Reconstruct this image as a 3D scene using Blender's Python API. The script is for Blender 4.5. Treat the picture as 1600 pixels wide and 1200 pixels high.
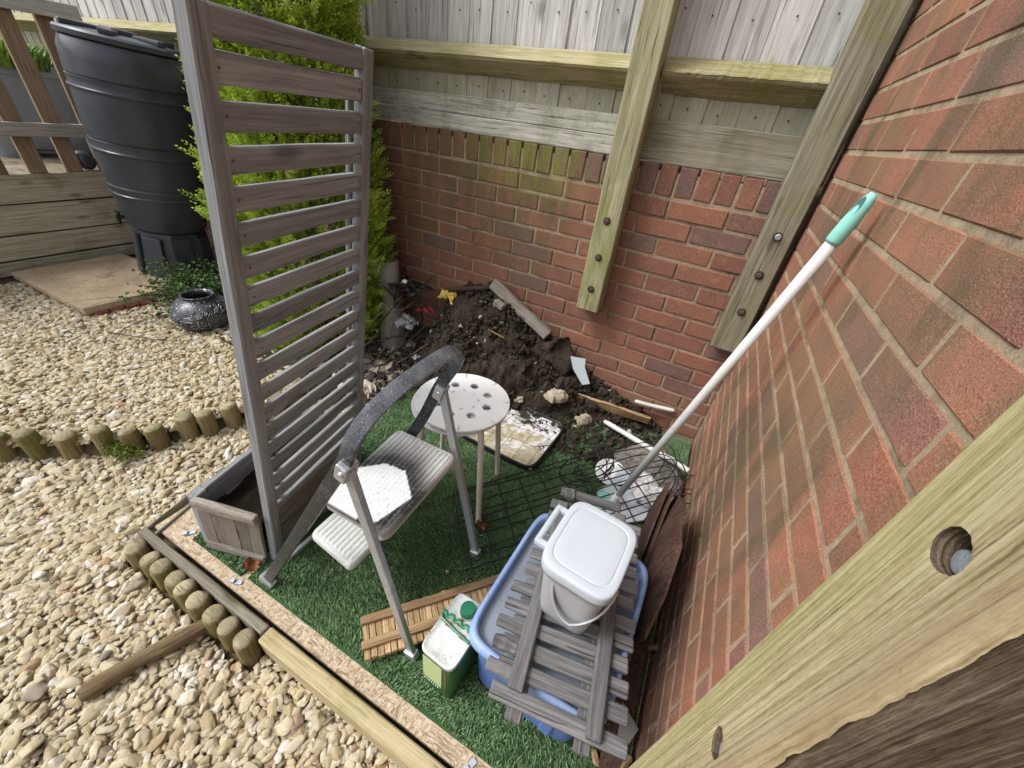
import bpy, bmesh, math, random
import numpy as np
from mathutils import Vector, Matrix, noise as mnoise, Euler
random.seed(7); RNG = np.random.default_rng(7)
scene = bpy.context.scene
for o in list(bpy.data.objects): bpy.data.objects.remove(o)
COL = scene.collection
V = Vector
# ------------------------------------------------------------------ camera
cd = bpy.data.cameras.new('camera'); cam = bpy.data.objects.new('camera', cd); COL.objects.link(cam)
CR = ((0.88, 0.462, 0.11), (0.344, -0.459, -0.819), (-0.327, 0.759, -0.563))
r_, d_, f_ = (V(x).normalized() for x in CR)
f_ = (f_).normalized(); r_ = (r_ - f_ * r_.dot(f_)).normalized(); d_ = f_.cross(r_)
mw = Matrix((( r_.x, -d_.x, -f_.x, -0.2687), (r_.y, -d_.y, -f_.y, -1.7963), (r_.z, -d_.z, -f_.z, 1.2471), (0, 0, 0, 1)))
cam.matrix_world = mw
cd.sensor_fit = 'HORIZONTAL'; cd.sensor_width = 36; cd.lens = 607.0 / 1600 * 36
cd.clip_start = 0.02; cd.clip_end = 200
scene.camera = cam
# ------------------------------------------------------------------ light
SUN_EL, SUN_AZ = math.radians(52), math.radians(235)      # azimuth clockwise from +y
w = bpy.data.worlds.new('World'); scene.world = w; w.use_nodes = True
nt = w.node_tree; bg = nt.nodes['Background']
sky = nt.nodes.new('ShaderNodeTexSky'); sky.sky_type = 'NISHITA'; sky.sun_disc = False
sky.sun_elevation = SUN_EL; sky.sun_rotation = SUN_AZ; sky.dust_density = 4; sky.ozone_density = .6
hs = nt.nodes.new('ShaderNodeHueSaturation'); hs.inputs['Saturation'].default_value = .3
nt.links.new(sky.outputs[0], hs.inputs['Color']); nt.links.new(hs.outputs[0], bg.inputs[0])
bg.inputs[1].default_value = 0.15
sl = bpy.data.lights.new('sun', 'SUN'); so = bpy.data.objects.new('sun', sl); COL.objects.link(so)
sl.energy = 1.3; sl.angle = math.radians(16); sl.color = (1, .975, .94)
sd = V((math.sin(SUN_AZ) * math.cos(SUN_EL), math.cos(SUN_AZ) * math.cos(SUN_EL), math.sin(SUN_EL)))
so.rotation_euler = sd.to_track_quat('Z', 'Y').to_euler()
scene.view_settings.view_transform = 'Standard'; scene.view_settings.look = 'None'
scene.view_settings.exposure = 0.72; scene.view_settings.gamma = 1
scene.view_settings.use_curve_mapping = False
# ------------------------------------------------------------------ helpers
WM = {}
def link(name, me, mat=None, parent=None, M=None, smooth=False):
    o = bpy.data.objects.new(name, me); COL.objects.link(o)
    if me is not None and mat is not None and len(me.materials) == 0: me.materials.append(mat)
    if me is not None and smooth:
        me.polygons.foreach_set('use_smooth', [True] * len(me.polygons)); me.update()
    M = M or Matrix.Identity(4)
    if parent is not None:
        o.parent = parent; o.matrix_basis = WM[parent.name].inverted() @ M
    else: o.matrix_basis = M
    WM[o.name] = M.copy()
    return o
def tag(o, label=None, cat=None, group=None, kind=None):
    if label: o['label'] = label
    if cat: o['category'] = cat
    if group: o['group'] = group
    if kind: o['kind'] = kind
    return o
def thing(name, loc, label, cat, group=None):
    return tag(link(name, None, M=Matrix.Translation(V(loc))), label, cat, group)
class MB:
    def __init__(s): s.v = []; s.f = []
    def add(s, vs, fs):
        n = len(s.v); s.v += [tuple(v) for v in vs]; s.f += [tuple(i + n for i in f) for f in fs]; return s
    def box(s, c, size, R=None):
        c = V(c); hx, hy, hz = (a / 2 for a in size)
        vs = [V((x, y, z)) for x in (-hx, hx) for y in (-hy, hy) for z in (-hz, hz)]
        if R is not None: vs = [R @ v for v in vs]
        s.add([c + v for v in vs], [(0, 1, 3, 2), (4, 6, 7, 5), (0, 4, 5, 1), (2, 3, 7, 6), (0, 2, 6, 4), (1, 5, 7, 3)]); return s
    def tube(s, pts, r, n=8, cap=True, flat=1.0, up=None):
        pts = [V(p) for p in pts]; rs = r if isinstance(r, (list, tuple)) else [r] * len(pts)
        rings = []; prev = V(up) if up else V((0, 0, 1))
        for i, p in enumerate(pts):
            t = (pts[min(i + 1, len(pts) - 1)] - pts[max(i - 1, 0)]).normalized()
            u = prev - t * prev.dot(t)
            if u.length < 1e-4: u = t.orthogonal()
            u.normalize(); b = t.cross(u)
            if not up: prev = u
            rings.append([p + (u * math.cos(a) * rs[i] + b * math.sin(a) * rs[i] * flat) for a in (2 * math.pi * k / n for k in range(n))])
        vs = [v for ring in rings for v in ring]; fs = []
        for i in range(len(pts) - 1):
            for k in range(n):
                k2 = (k + 1) % n; fs.append((i * n + k, i * n + k2, (i + 1) * n + k2, (i + 1) * n + k))
        if cap: fs.append(tuple(range(n))[::-1]); fs.append(tuple((len(pts) - 1) * n + k for k in range(n)))
        s.add(vs, fs); return s
    def lathe(s, prof, c=(0, 0, 0), n=32, sx=1, sy=1, power=None, cap=True):
        c = V(c); vs = []
        for r, z in prof:
            for k in range(n):
                a = 2 * math.pi * k / n; x, y = math.cos(a), math.sin(a)
                if power:
                    q = (abs(x) ** power + abs(y) ** power) ** (-1 / power); x *= q; y *= q
                vs.append(c + V((x * r * sx, y * r * sy, z)))
        fs = [(i * n + k, i * n + (k + 1) % n, (i + 1) * n + (k + 1) % n, (i + 1) * n + k) for i in range(len(prof) - 1) for k in range(n)]
        if cap: fs.append(tuple(range(n))[::-1]); fs.append(tuple((len(prof) - 1) * n + k for k in range(n)))
        s.add(vs, fs); return s
    def prism(s, poly, z0, z1):
        n = len(poly); vs = [V((x, y, z0)) for x, y in poly] + [V((x, y, z1)) for x, y in poly]
        fs = [tuple(range(n))[::-1], tuple(range(n, 2 * n))] + [(k, (k + 1) % n, n + (k + 1) % n, n + k) for k in range(n)]
        s.add(vs, fs); return s
    def mesh(s, name='m'):
        me = bpy.data.meshes.new(name); me.from_pydata(s.v, [], s.f); me.validate(); me.update(); return me
    def build(s, name, mat, parent=None, smooth=False, M=None, bev=0, seg=2, auto=None):
        me = s.mesh(name)
        if bev:
            bm = bmesh.new(); bm.from_mesh(me); bmesh.ops.recalc_face_normals(bm, faces=bm.faces)
            es = [e for e in bm.edges if e.is_manifold and e.calc_face_angle(0) > .6]
            bmesh.ops.bevel(bm, geom=es, offset=bev, segments=seg, affect='EDGES', profile=.6); bm.to_mesh(me); bm.free()
        else:
            bm = bmesh.new(); bm.from_mesh(me); bmesh.ops.recalc_face_normals(bm, faces=bm.faces); bm.to_mesh(me); bm.free()
        o = link(name, me, mat, parent, M, smooth)
        if smooth and auto:
            mark_sharp(me, auto)
        return o
def mark_sharp(me, ang):
    bm = bmesh.new(); bm.from_mesh(me)
    for e in bm.edges:
        if not e.is_manifold or e.calc_face_angle(0) > ang: e.smooth = False
    bm.to_mesh(me); bm.free()
def bevbox(size, bev=.003, jit=0, seg=1, sub=0):
    bm = bmesh.new(); bmesh.ops.create_cube(bm, size=1)
    for v in bm.verts: v.co = V((v.co.x * size[0], v.co.y * size[1], v.co.z * size[2]))
    if sub:
        es = [e for e in bm.edges if abs((e.verts[0].co - e.verts[1].co).x) > size[0] * .5]
        bmesh.ops.subdivide_edges(bm, edges=es, cuts=sub, use_grid_fill=True)
    if jit:
        for v in bm.verts: v.co += V((random.uniform(-1, 1), random.uniform(-1, 1), random.uniform(-1, 1))) * jit
    if bev:
        es = [e for e in bm.edges if e.calc_face_angle(0) > .8]
        bmesh.ops.bevel(bm, geom=es, offset=bev, segments=seg, affect='EDGES')
    me = bpy.data.meshes.new('piece'); bm.to_mesh(me); bm.free(); return me
def frame(p0, p1, up):
    p0, p1, up = V(p0), V(p1), V(up); x = (p1 - p0).normalized(); z = (up - x * up.dot(x)).normalized(); y = z.cross(x)
    c = (p0 + p1) / 2
    return Matrix(((x.x, y.x, z.x, c.x), (x.y, y.y, z.y, c.y), (x.z, y.z, z.z, c.z), (0, 0, 0, 1)))
def plank(name, p0, p1, w, h, mat, parent=None, up=(0, 0, 1), bev=.003, jit=.001, sub=3):
    """a piece of timber from p0 to p1, w across, h along up"""
    L = (V(p1) - V(p0)).length
    return link(name, bevbox((L, w, h), bev, jit, sub=sub), mat, parent, frame(p0, p1, up))
# ------------------------------------------------------------------ materials
class NT:
    def __init__(s, name, rough=.8, spec=.3):
        s.m = bpy.data.materials.new(name); s.m.use_nodes = True; s.t = s.m.node_tree; s.b = s.t.nodes['Principled BSDF']
        s.b.inputs['Roughness'].default_value = rough; s.b.inputs['Specular IOR Level'].default_value = spec
    def n(s, typ, **kw):
        nd = s.t.nodes.new(typ)
        for k, v in kw.items():
            if k.startswith('i_'):
                key = k[2:].replace('_', ' '); nd.inputs[key].default_value = v
            else: setattr(nd, k, v)
        return nd
    def l(s, a, b): s.t.links.new(a, b)
    def co(s, which='Object', scale=(1, 1, 1), rnd=0):
        if which == 'World': out = s.n('ShaderNodeNewGeometry').outputs['Position']
        else: out = s.n('ShaderNodeTexCoord').outputs[which]
        mp = s.n('ShaderNodeMapping'); mp.inputs['Scale'].default_value = scale; s.l(out, mp.inputs['Vector'])
        if rnd:
            oi = s.n('ShaderNodeObjectInfo'); m = s.n('ShaderNodeMath', operation='MULTIPLY'); m.inputs[1].default_value = rnd
            s.l(oi.outputs['Random'], m.inputs[0]); s.l(m.outputs[0], mp.inputs['Location'])
        return mp.outputs[0]
    def noise(s, vec, scale, detail=4, rough=.6, dist=0):
        nd = s.n('ShaderNodeTexNoise'); nd.inputs['Scale'].default_value = scale; nd.inputs['Detail'].default_value = detail
        nd.inputs['Roughness'].default_value = rough; nd.inputs['Distortion'].default_value = dist; s.l(vec, nd.inputs['Vector']); return nd.outputs['Fac']
    def ramp(s, fac, stops, interp='LINEAR'):
        r = s.n('ShaderNodeValToRGB'); cr = r.color_ramp; cr.interpolation = interp
        while len(cr.elements) < len(stops): cr.elements.new(.5)
        for e, (p, c) in zip(cr.elements, stops):
            e.position = p; e.color = (*c, 1) if len(c) == 3 else c
        s.l(fac, r.inputs[0]); return r.outputs[0]
    def val(s, fac, a, b, lo=0, hi=1):
        r = s.n('ShaderNodeMapRange'); r.inputs[1].default_value = a; r.inputs[2].default_value = b; r.inputs[3].default_value = lo; r.inputs[4].default_value = hi
        s.l(fac, r.inputs[0]); return r.outputs[0]
    def mix(s, fac, a, b, mode='MIX'):
        m = s.n('ShaderNodeMix', data_type='RGBA', blend_type=mode)
        for sock, v in ((m.inputs['Factor'], fac), (m.inputs[6], a), (m.inputs[7], b)):
            if hasattr(v, 'is_output') or isinstance(v, bpy.types.NodeSocket): s.l(v, sock)
            elif isinstance(v, (int, float)): sock.default_value = v
            else: sock.default_value = (*v, 1)
        return m.outputs[2]
    def math(s, op, a, b=0):
        m = s.n('ShaderNodeMath', operation=op)
        for i, v in enumerate((a, b)):
            if isinstance(v, bpy.types.NodeSocket): s.l(v, m.inputs[i])
            else: m.inputs[i].default_value = v
        return m.outputs[0]
    def rnd(s): return s.n('ShaderNodeObjectInfo').outputs['Random']
    def col(s, c):
        if isinstance(c, bpy.types.NodeSocket): s.l(c, s.b.inputs['Base Color'])
        else: s.b.inputs['Base Color'].default_value = (*c, 1)
    def bump(s, h, dist=.002, strength=1.0):
        b = s.n('ShaderNodeBump'); b.inputs['Distance'].default_value = dist; b.inputs['Strength'].default_value = strength
        s.l(h, b.inputs['Height']); s.l(b.outputs[0], s.b.inputs['Normal'])
    def sep(s, vec):
        x = s.n('ShaderNodeSeparateXYZ'); s.l(vec, x.inputs[0]); return x.outputs
    def hsv(s, c, h=.5, sat=1, v=1):
        n = s.n('ShaderNodeHueSaturation'); s.l(c, n.inputs['Color'])
        for k, x in (('Hue', h), ('Saturation', sat), ('Value', v)):
            if isinstance(x, bpy.types.NodeSocket): s.l(x, n.inputs[k])
            else: n.inputs[k].default_value = x
        return n.outputs[0]

def wood(name, dark, mid, light, algae=0, algae_col=(.16, .17, .035), rough=.85, grain=1.0, bumpd=.0012, stain=.5, speck=0, axis=0, cracks=True, vary=.35):
    m = NT(name, rough, .2)
    sc = [75 * grain] * 3; sc[axis] = 3.0 * grain
    v = m.co('Object', tuple(sc), 30)
    g0 = m.noise(v, 1.0, 6, .68, .9)
    sf = [330 * grain] * 3; sf[axis] = 12 * grain
    g1 = m.noise(m.co('Object', tuple(sf), 11), 1.0, 3, .6, .3)
    g = m.math('ADD', m.math('MULTIPLY', g0, .68), m.math('MULTIPLY', g1, .32))
    c = m.ramp(g, [(.34, dark), (.5, mid), (.66, light)])
    sc2 = [6.0] * 3; sc2[axis] = 1.3
    blot = m.noise(m.co('Object', tuple(sc2), 50), 1.0, 4, .6, .4)
    c = m.mix(m.val(blot, .35, .7, 0, stain), c, m.mix(.55, c, dark))
    # knots
    vk = m.n('ShaderNodeTexVoronoi'); vk.inputs['Scale'].default_value = 1.0
    sc3 = [9.0] * 3; sc3[axis] = 3.5
    m.l(m.co('Object', tuple(sc3), 17), vk.inputs['Vector'])
    kn = m.val(vk.outputs['Distance'], .06, .17, 1, 0)
    c = m.mix(m.math('MULTIPLY', kn, .65), c, tuple(x * .45 for x in dark))
    c = m.hsv(c, .5, 1, m.val(m.rnd(), 0, 1, 1 - vary / 2, 1 + vary / 2))
    h = g
    if cracks:
        sc4 = [190 * grain] * 3; sc4[axis] = 4.5
        cr = m.noise(m.co('Object', tuple(sc4), 9), 1.0, 3, .5, .3)
        ck = m.val(cr, .63, .7, 0, 1); c = m.mix(m.math('MULTIPLY', ck, .7), c, tuple(x * .35 for x in dark))
        h = m.math('SUBTRACT', g, m.math('MULTIPLY', ck, .6))
    if algae:
        a = m.noise(m.co('World', (5, 5, 3)), 1.0, 5, .65, .3)
        am = m.val(a, .62 - .35 * algae, .75 - .2 * algae, 0, .85)
        am = m.math('MULTIPLY', am, m.val(g, .3, .6, 1, .55))
        c = m.mix(am, c, algae_col)
    if name == 'board_silver':
        zz = m.sep(m.co('World'))[2]; ag = m.noise(m.co('World', (14, 5, 9)), 1.0, 5, .7); c = m.mix(m.math('MULTIPLY', m.val(zz, 1.40, 1.37, 0, 1), m.val(ag, .3, .6, .25, .8)), c, (.33, .32, .19))
    if speck:
        s = m.noise(m.co('World', (1, 1, 1)), 220, 3, .6); c = m.mix(m.val(s, .58, .66, 0, speck), c, (.04, .035, .03))
    m.col(c); m.bump(h, bumpd); return m.m

def plain(name, c, rough=.5, spec=.5, metal=0, var=.12, dirt=0, dirtcol=(.12, .1, .07), dscale=9, bumpd=0, bscale=60):
    m = NT(name, rough, spec); m.b.inputs['Metallic'].default_value = metal
    a = m.noise(m.co('Object', (1, 1, 1), 13), 5, 5, .65)
    cc = m.mix(m.val(a, .3, .7, 0, 1), tuple(x * (1 - var) for x in c), tuple(min(1, x * (1 + var)) for x in c))
    if dirt:
        b = m.noise(m.co('Object', (1, 1, 1), 31), dscale * 1.6, 9, .75, .5); cc = m.mix(m.val(b, .5, .72, 0, dirt), cc, dirtcol)
        f = m.noise(m.co('Object', (1, 1, 1), 3), dscale * 14, 4, .65); cc = m.mix(m.val(f, .57, .68, 0, dirt * .9), cc, dirtcol)
    m.col(cc)
    m.l(m.val(a, .3, .7, max(0, rough - .1), min(1, rough + .12)), m.b.inputs['Roughness'])
    if bumpd: m.bump(m.noise(m.co('Object', (1, 1, 1)), bscale, 5, .6), bumpd)
    return m.m

def brickmat(name, side):
    m = NT(name, .88, .2); W = m.co('World')
    r = m.rnd()
    base = m.ramp(r, [(0, (.19, .068, .045)), (.3, (.27, .092, .056)), (.55, (.32, .12, .07)), (.75, (.23, .08, .056)), (.88, (.15, .078, .074)), (1, (.19, .105, .09))] if side == 'back' else [(0, (.31, .10, .06)), (.3, (.41, .145, .08)), (.55, (.46, .185, .10)), (.75, (.36, .125, .078)), (.9, (.27, .13, .115)), (1, (.33, .16, .11))])
    n1 = m.noise(m.co('World', (9, 9, 16)), 1.0, 6, .7, .5)
    c = m.mix(m.val(n1, .35, .7, 0, .55), base, m.hsv(base, .49, .85, .6))
    n2 = m.noise(W, 22, 4, .6); c = m.mix(m.val(n2, .55, .75, 0, .5), c, (.42, .2, .12))
    sp = m.noise(W, 330, 3, .65); c = m.mix(m.val(sp, .55, .64, 0, .5), c, (.5, .36, .27)); c = m.mix(m.val(sp, .45, .36, 0, .6), c, (.1, .045, .035))
    x, y, z = m.sep(W)[0:3]
    if side == 'back':
        # algae runs from the coping, heaviest left of the middle post; pale bloom low down
        st = m.noise(m.co('World', (14, 4, 2.2)), 1.0, 5, .65, .6)
        gx = m.math('MULTIPLY', m.val(x, -.72, -.95, .12, 1), m.val(x, -2.1, -1.4, .65, 1))
        gz = m.val(z, .45, .95, .08, 1)
        am = m.math('MULTIPLY', m.math('MULTIPLY', gx, gz), m.val(st, .32, .56, 0, 1))
        c = m.mix(m.math('MULTIPLY', am, .9), c, (.088, .078, .03))
        gg = m.math('MULTIPLY', m.math('MULTIPLY', m.val(x, -.8, -.95, 0, 1), m.val(x, -1.5, -1.2, 0, 1)), m.val(z, .92, 1.06, 0, 1))
        fn = m.noise(m.co('World', (26, 8, 9)), 1.0, 4, .7)
        c = m.mix(m.math('MULTIPLY', gg, m.val(fn, .36, .56, 0, .85)), c, (.17, .21, .03))
        st2 = m.noise(m.co('World', (20, 4, 3)), 1.0, 5, .65)
        c = m.mix(m.val(st2, .6, .75, 0, .4), c, (.1, .07, .04))
        lo = m.math('MULTIPLY', m.val(z, .32, .12, 0, 1), m.val(m.noise(m.co('World', (5, 5, 9)), 1.0, 4, .6), .4, .62, 0, .75))
        c = m.mix(lo, c, (.25, .18, .115))
    else:
        st = m.noise(m.co('World', (5, 3.5, 1.2)), 1.0, 6, .68, .8)
        c = m.mix(m.val(st, .42, .6, 0, .62), c, (.19, .14, .075)); sx_ = m.noise(m.co('World', (4, 3, 3)), 1.0, 3, .5); c = m.mix(m.val(sx_, .52, .66, 0, .5), c, m.hsv(c, .5, .7, .55))
        st2 = m.noise(m.co('World', (7, 2.4, .9)), 1.7, 5, .6, .3)
        c = m.mix(m.val(st2, .53, .62, 0, .72), c, (.095, .08, .042)); st3 = m.noise(m.co('World', (9, 16, 2.2)), 1.0, 6, .7, .4); c = m.mix(m.val(st3, .55, .7, 0, .6), c, (.12, .095, .05))
        ef = m.math('MULTIPLY', m.val(m.noise(m.co('World', (9, 30, 2)), 1.0, 4, .7), .56, .68, 0, .6), m.val(z, .45, .2, 0, 1))
        c = m.mix(ef, c, (.5, .42, .36))
    gr = m.noise(W, 700, 2, .6); c = m.mix(m.val(gr, .5, .7, 0, .35), c, (.62, .48, .38)); c = m.mix(m.val(gr, .5, .3, 0, .5), c, (.09, .05, .035))
    m.col(c)
    h = m.math('ADD', m.math('MULTIPLY', m.noise(W, 300, 4, .75), .9), m.math('MULTIPLY', m.noise(W, 40, 4, .6), .8))
    m.bump(h, .0024); return m.m

def mortarmat(name, c0, c1, dark, seed=1):
    m = NT(name, .95, .1); W = m.co('World')
    c = m.ramp(m.noise(W, 45, 5, .7), [(.3, c0), (.7, c1)])
    s = m.noise(m.co('World', (9, 9, 5)), 1.0, 5, .7); c = m.mix(m.val(s, .5, .66, 0, dark), c, (.07, .065, .035))
    if 'side' in name:
        st2 = m.noise(m.co('World', (7, 2.4, .9)), 1.7, 5, .6, .3); c = m.mix(m.val(st2, .53, .62, 0, .6), c, (.12, .105, .06))
    sp = m.noise(W, 500, 2, .6); c = m.mix(m.val(sp, .55, .65, 0, .4), c, (.7, .6, .45))
    m.col(c); m.bump(m.noise(W, 260, 6, .75), .006); return m.m

M_ = {}
M_['brick_back'] = brickmat('brick_back', 'back'); M_['brick_side'] = brickmat('brick_side', 'side')
M_['mortar_back'] = mortarmat('mortar_back', (.28, .22, .15), (.44, .36, .25), .65)
M_['mortar_side'] = mortarmat('mortar_side', (.40, .31, .205), (.60, .48, .34), .5)
M_['grey_wood'] = wood('grey_wood', (.135, .142, .15), (.245, .255, .266), (.375, .385, .395), rough=.75, stain=.35, bumpd=.0006, grain=.8)
M_['grey_wood_pale'] = wood('grey_wood_pale', (.14, .12, .10), (.25, .225, .19), (.42, .39, .34), speck=.6)
M_['panel_wood'] = wood('panel_wood', (.12, .1, .085), (.19, .165, .14), (.26, .23, .2), stain=.5)
M_['duck_wood'] = wood('duck_wood', (.065, .064, .066), (.15, .148, .15), (.27, .265, .265), rough=.75, bumpd=.002)
M_['post_green'] = wood('post_green', (.16, .155, .08), (.31, .295, .18), (.50, .48, .35), algae=.40, grain=.8, bumpd=.003, algae_col=(.2, .23, .04))
M_['post_brown'] = wood('post_brown', (.13, .12, .08), (.245, .23, .165), (.37, .355, .27), algae=.3, grain=.8, bumpd=.002)
M_['board_silver'] = wood('board_silver', (.28, .275, .27), (.48, .475, .46), (.64, .635, .62), stain=.5, grain=.9, bumpd=.0015)
M_['gravelboard'] = wood('gravelboard', (.2, .195, .16), (.44, .435, .38), (.64, .635, .58), algae=.40, algae_col=(.13, .14, .05), speck=.6, bumpd=.002)
M_['gravelboard_brown'] = wood('gravelboard_brown', (.15, .14, .1), (.24, .225, .165), (.34, .33, .27), algae=.3, algae_col=(.11, .115, .05), bumpd=.002)
M_['arris'] = wood('arris', (.2, .18, .08), (.38, .34, .19), (.52, .49, .36), algae=.38, speck=.3, bumpd=.002, algae_col=(.2, .21, .05))
M_['deck_wood'] = wood('deck_wood', (.24, .2, .14), (.42, .38, .29), (.56, .52, .43), algae=.28, stain=.5)
M_['baluster_wood'] = wood('baluster_wood', (.16, .105, .065), (.27, .19, .125), (.36, .28, .2), stain=.4)
M_['rail_wood'] = wood('rail_wood', (.24, .22, .19), (.4, .37, .33), (.54, .51, .47))
M_['log_wood'] = wood('log_wood', (.11, .08, .035), (.22, .17, .08), (.35, .28, .15), algae=.38, axis=2, grain=1, bumpd=.004, algae_col=(.12, .13, .03))
M_['log_top'] = wood('log_top', (.2, .16, .1), (.34, .29, .19), (.45, .4, .28), algae=.4, grain=1.3, cracks=True, bumpd=.003, algae_col=(.14, .16, .06))
M_['timber_pale'] = wood('timber_pale', (.27, .21, .11), (.43, .36, .21), (.55, .48, .32), algae=.28, bumpd=.001, vary=.05)
M_['timber_dark'] = wood('timber_dark', (.09, .08, .06), (.2, .18, .14), (.33, .31, .25), algae=.3)
M_['stick_wood'] = wood('stick_wood', (.09, .06, .035), (.2, .14, .075), (.34, .26, .14), grain=1.4, bumpd=.004)
M_['fresh_wood'] = wood('fresh_wood', (.3, .19, .09), (.5, .35, .19), (.62, .48, .3), stain=.6, speck=.5, vary=.5)
M_['fresh_batten'] = wood('fresh_batten', (.15, .1, .055), (.33, .22, .12), (.45, .33, .19), stain=.7)
M_['old_grey_log'] = wood('old_grey_log', (.1, .09, .075), (.22, .2, .17), (.36, .33, .29), bumpd=.004, grain=1.3)
M_['warp_wood'] = wood('warp_wood', (.03, .016, .012), (.085, .045, .034), (.15, .095, .08), stain=.6, axis=2, bumpd=.001)

def near_post():
    m = NT('near_post_wood', .92, .12)
    x, y, z = m.sep(m.co('World'))[0:3]
    warp = m.noise(m.co('World', (6, 6, 2.2)), 1.0, 3, .5)
    yy = m.math('ADD', m.math('MULTIPLY', y, 1.0), m.math('MULTIPLY', warp, .012))
    cmb = m.n('ShaderNodeCombineXYZ'); m.l(yy, cmb.inputs[1]); m.l(m.math('MULTIPLY', z, .012), cmb.inputs[2])
    g = m.noise(cmb.outputs[0], 330, 3, .62); 
    fib = m.noise(m.co('World', (700, 700, 90)), 1.0, 5, .8)
    k = m.math('ADD', m.math('MULTIPLY', g, .62), m.math('MULTIPLY', fib, .38))
    c = m.ramp(k, [(.37, (.16, .115, .055)), (.45, (.34, .28, .15)), (.54, (.46, .395, .24)), (.66, (.56, .505, .35))])
    bl = m.noise(m.co('World', (60, 60, 22)), 1.0, 6, .75); c = m.mix(m.val(bl, .52, .68, 0, .45), c, (.24, .18, .10))
    a = m.noise(m.co('World', (16, 16, 3)), 1.0, 6, .68)
    am = m.math('MULTIPLY', m.val(y, -1.585, -1.545, .05, 1), m.val(a, .36, .6, .15, .7))
    c = m.mix(m.math('MULTIPLY', am, .6), c, (.32, .32, .12))
    br = m.noise(m.co('World', (40, 40, 7)), 1.0, 6, .7); c = m.mix(m.math('MULTIPLY', m.val(y, -1.575, -1.612, 0, 1), m.val(br, .35, .6, .1, .75)), c, (.30, .22, .13))
    kn = m.noise(m.co('World', (120, 120, 60)), 1.0, 4, .6); c = m.mix(m.val(kn, .66, .74, 0, .6), c, (.14, .09, .04))
    m.col(c); m.bump(k, .0022); return m.m
M_['near_post'] = near_post()
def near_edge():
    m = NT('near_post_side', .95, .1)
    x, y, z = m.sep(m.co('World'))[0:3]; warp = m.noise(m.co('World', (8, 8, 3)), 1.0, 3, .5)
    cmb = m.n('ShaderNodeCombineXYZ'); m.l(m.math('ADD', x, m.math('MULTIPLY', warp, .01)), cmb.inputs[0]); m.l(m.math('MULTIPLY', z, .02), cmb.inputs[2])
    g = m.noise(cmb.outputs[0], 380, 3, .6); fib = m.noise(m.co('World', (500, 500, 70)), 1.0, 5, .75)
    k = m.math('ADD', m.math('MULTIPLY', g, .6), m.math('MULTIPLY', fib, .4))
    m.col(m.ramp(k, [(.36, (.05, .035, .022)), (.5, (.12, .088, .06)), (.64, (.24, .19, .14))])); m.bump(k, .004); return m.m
M_['near_side'] = near_edge()

def pebble():
    m = NT('pebble', .75, .3); r = m.rnd()
    base = m.ramp(r, [(0, (.36, .28, .165)), (.16, (.50, .42, .265)), (.4, (.58, .51, .36)), (.6, (.43, .36, .235)), (.78, (.59, .53, .41)), (.9, (.66, .63, .56)), (.955, (.38, .25, .13)), (1, (.28, .25, .21))])
    v = m.co('Object', (1, 1, 1), 40); n = m.noise(v, 2.2, 5, .65)
    c = m.mix(m.val(n, .35, .68, 0, .5), base, m.hsv(base, .495, 1.1, .68))
    f = m.noise(v, 16, 3, .6); c = m.mix(m.val(f, .6, .72, 0, .35), c, (.3, .2, .1))
    m.col(c); m.bump(m.noise(v, 9, 5, .7), .05, .35); return m.m
M_['pebble'] = pebble()
def darkpebble():
    m = NT('dark_stone', .6, .4); r = m.rnd()
    m.col(m.ramp(r, [(0, (.03, .028, .027)), (.55, (.06, .052, .045)), (.75, (.14, .11, .08)), (.9, (.36, .31, .23)), (1, (.5, .47, .42))])); return m.m
M_['dark_stone'] = darkpebble()
def soil(name, c0, c1, b=.01):
    m = NT(name, 1, .1); W = m.co('World')
    n = m.noise(W, 30, 8, .75); c = m.ramp(n, [(.3, c0), (.7, c1)])
    s = m.noise(W, 140, 4, .7); c = m.mix(m.val(s, .63, .7, 0, .35), c, (.2, .15, .1))
    m.col(c); m.bump(m.noise(W, 70, 8, .8), b); return m.m
M_['soil'] = soil('soil', (.022, .018, .014), (.095, .077, .058), .014)
M_['soil_dark'] = soil('potting_soil', (.012, .009, .007), (.04, .03, .02), .01)
M_['ground'] = soil('ground_dirt', (.08, .06, .035), (.17, .13, .08), .006)
def osb():
    m = NT('osb', .9, .15)
    v1 = m.co('World', (30, 210, 30)); v2 = m.co('World', (150, 60, 30))
    a = m.noise(v1, 1.0, 3, .5, 1.5); b = m.noise(v2, 1.0, 3, .5, 1.5); sel = m.noise(m.co('World', (1, 1, 1)), 34, 3, .6)
    k = m.mix(m.val(sel, .47, .53, 0, 1), a, b)
    c = m.ramp(k, [(.36, (.24, .17, .11)), (.5, (.46, .37, .26)), (.64, (.6, .51, .39))])
    d = m.noise(m.co('World', (4, 14, 4)), 1.0, 6, .7); c = m.mix(m.val(d, .55, .72, 0, .65), c, (.12, .085, .055))
    m.col(c); m.bump(k, .0035); return m.m
M_['osb'] = osb()
def grass(name, dk, lt):
    m = NT(name, .55, .25)
    at = m.n('ShaderNodeAttribute', attribute_name='shade'); c = m.ramp(at.outputs['Fac'], [(0, dk), (1, lt)])
    p = m.noise(m.co('World', (1, 1, 1)), 7, 4, .6); c = m.mix(m.val(p, .4, .7, 0, .35), c, (.07, .1, .04))
    m.col(c); return m.m
M_['turf'] = grass('turf_blade', (.10, .19, .085), (.27, .42, .21))
M_['turf_back'] = plain('turf_backing', (.04, .09, .035), .95, .1, var=.3)
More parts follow.
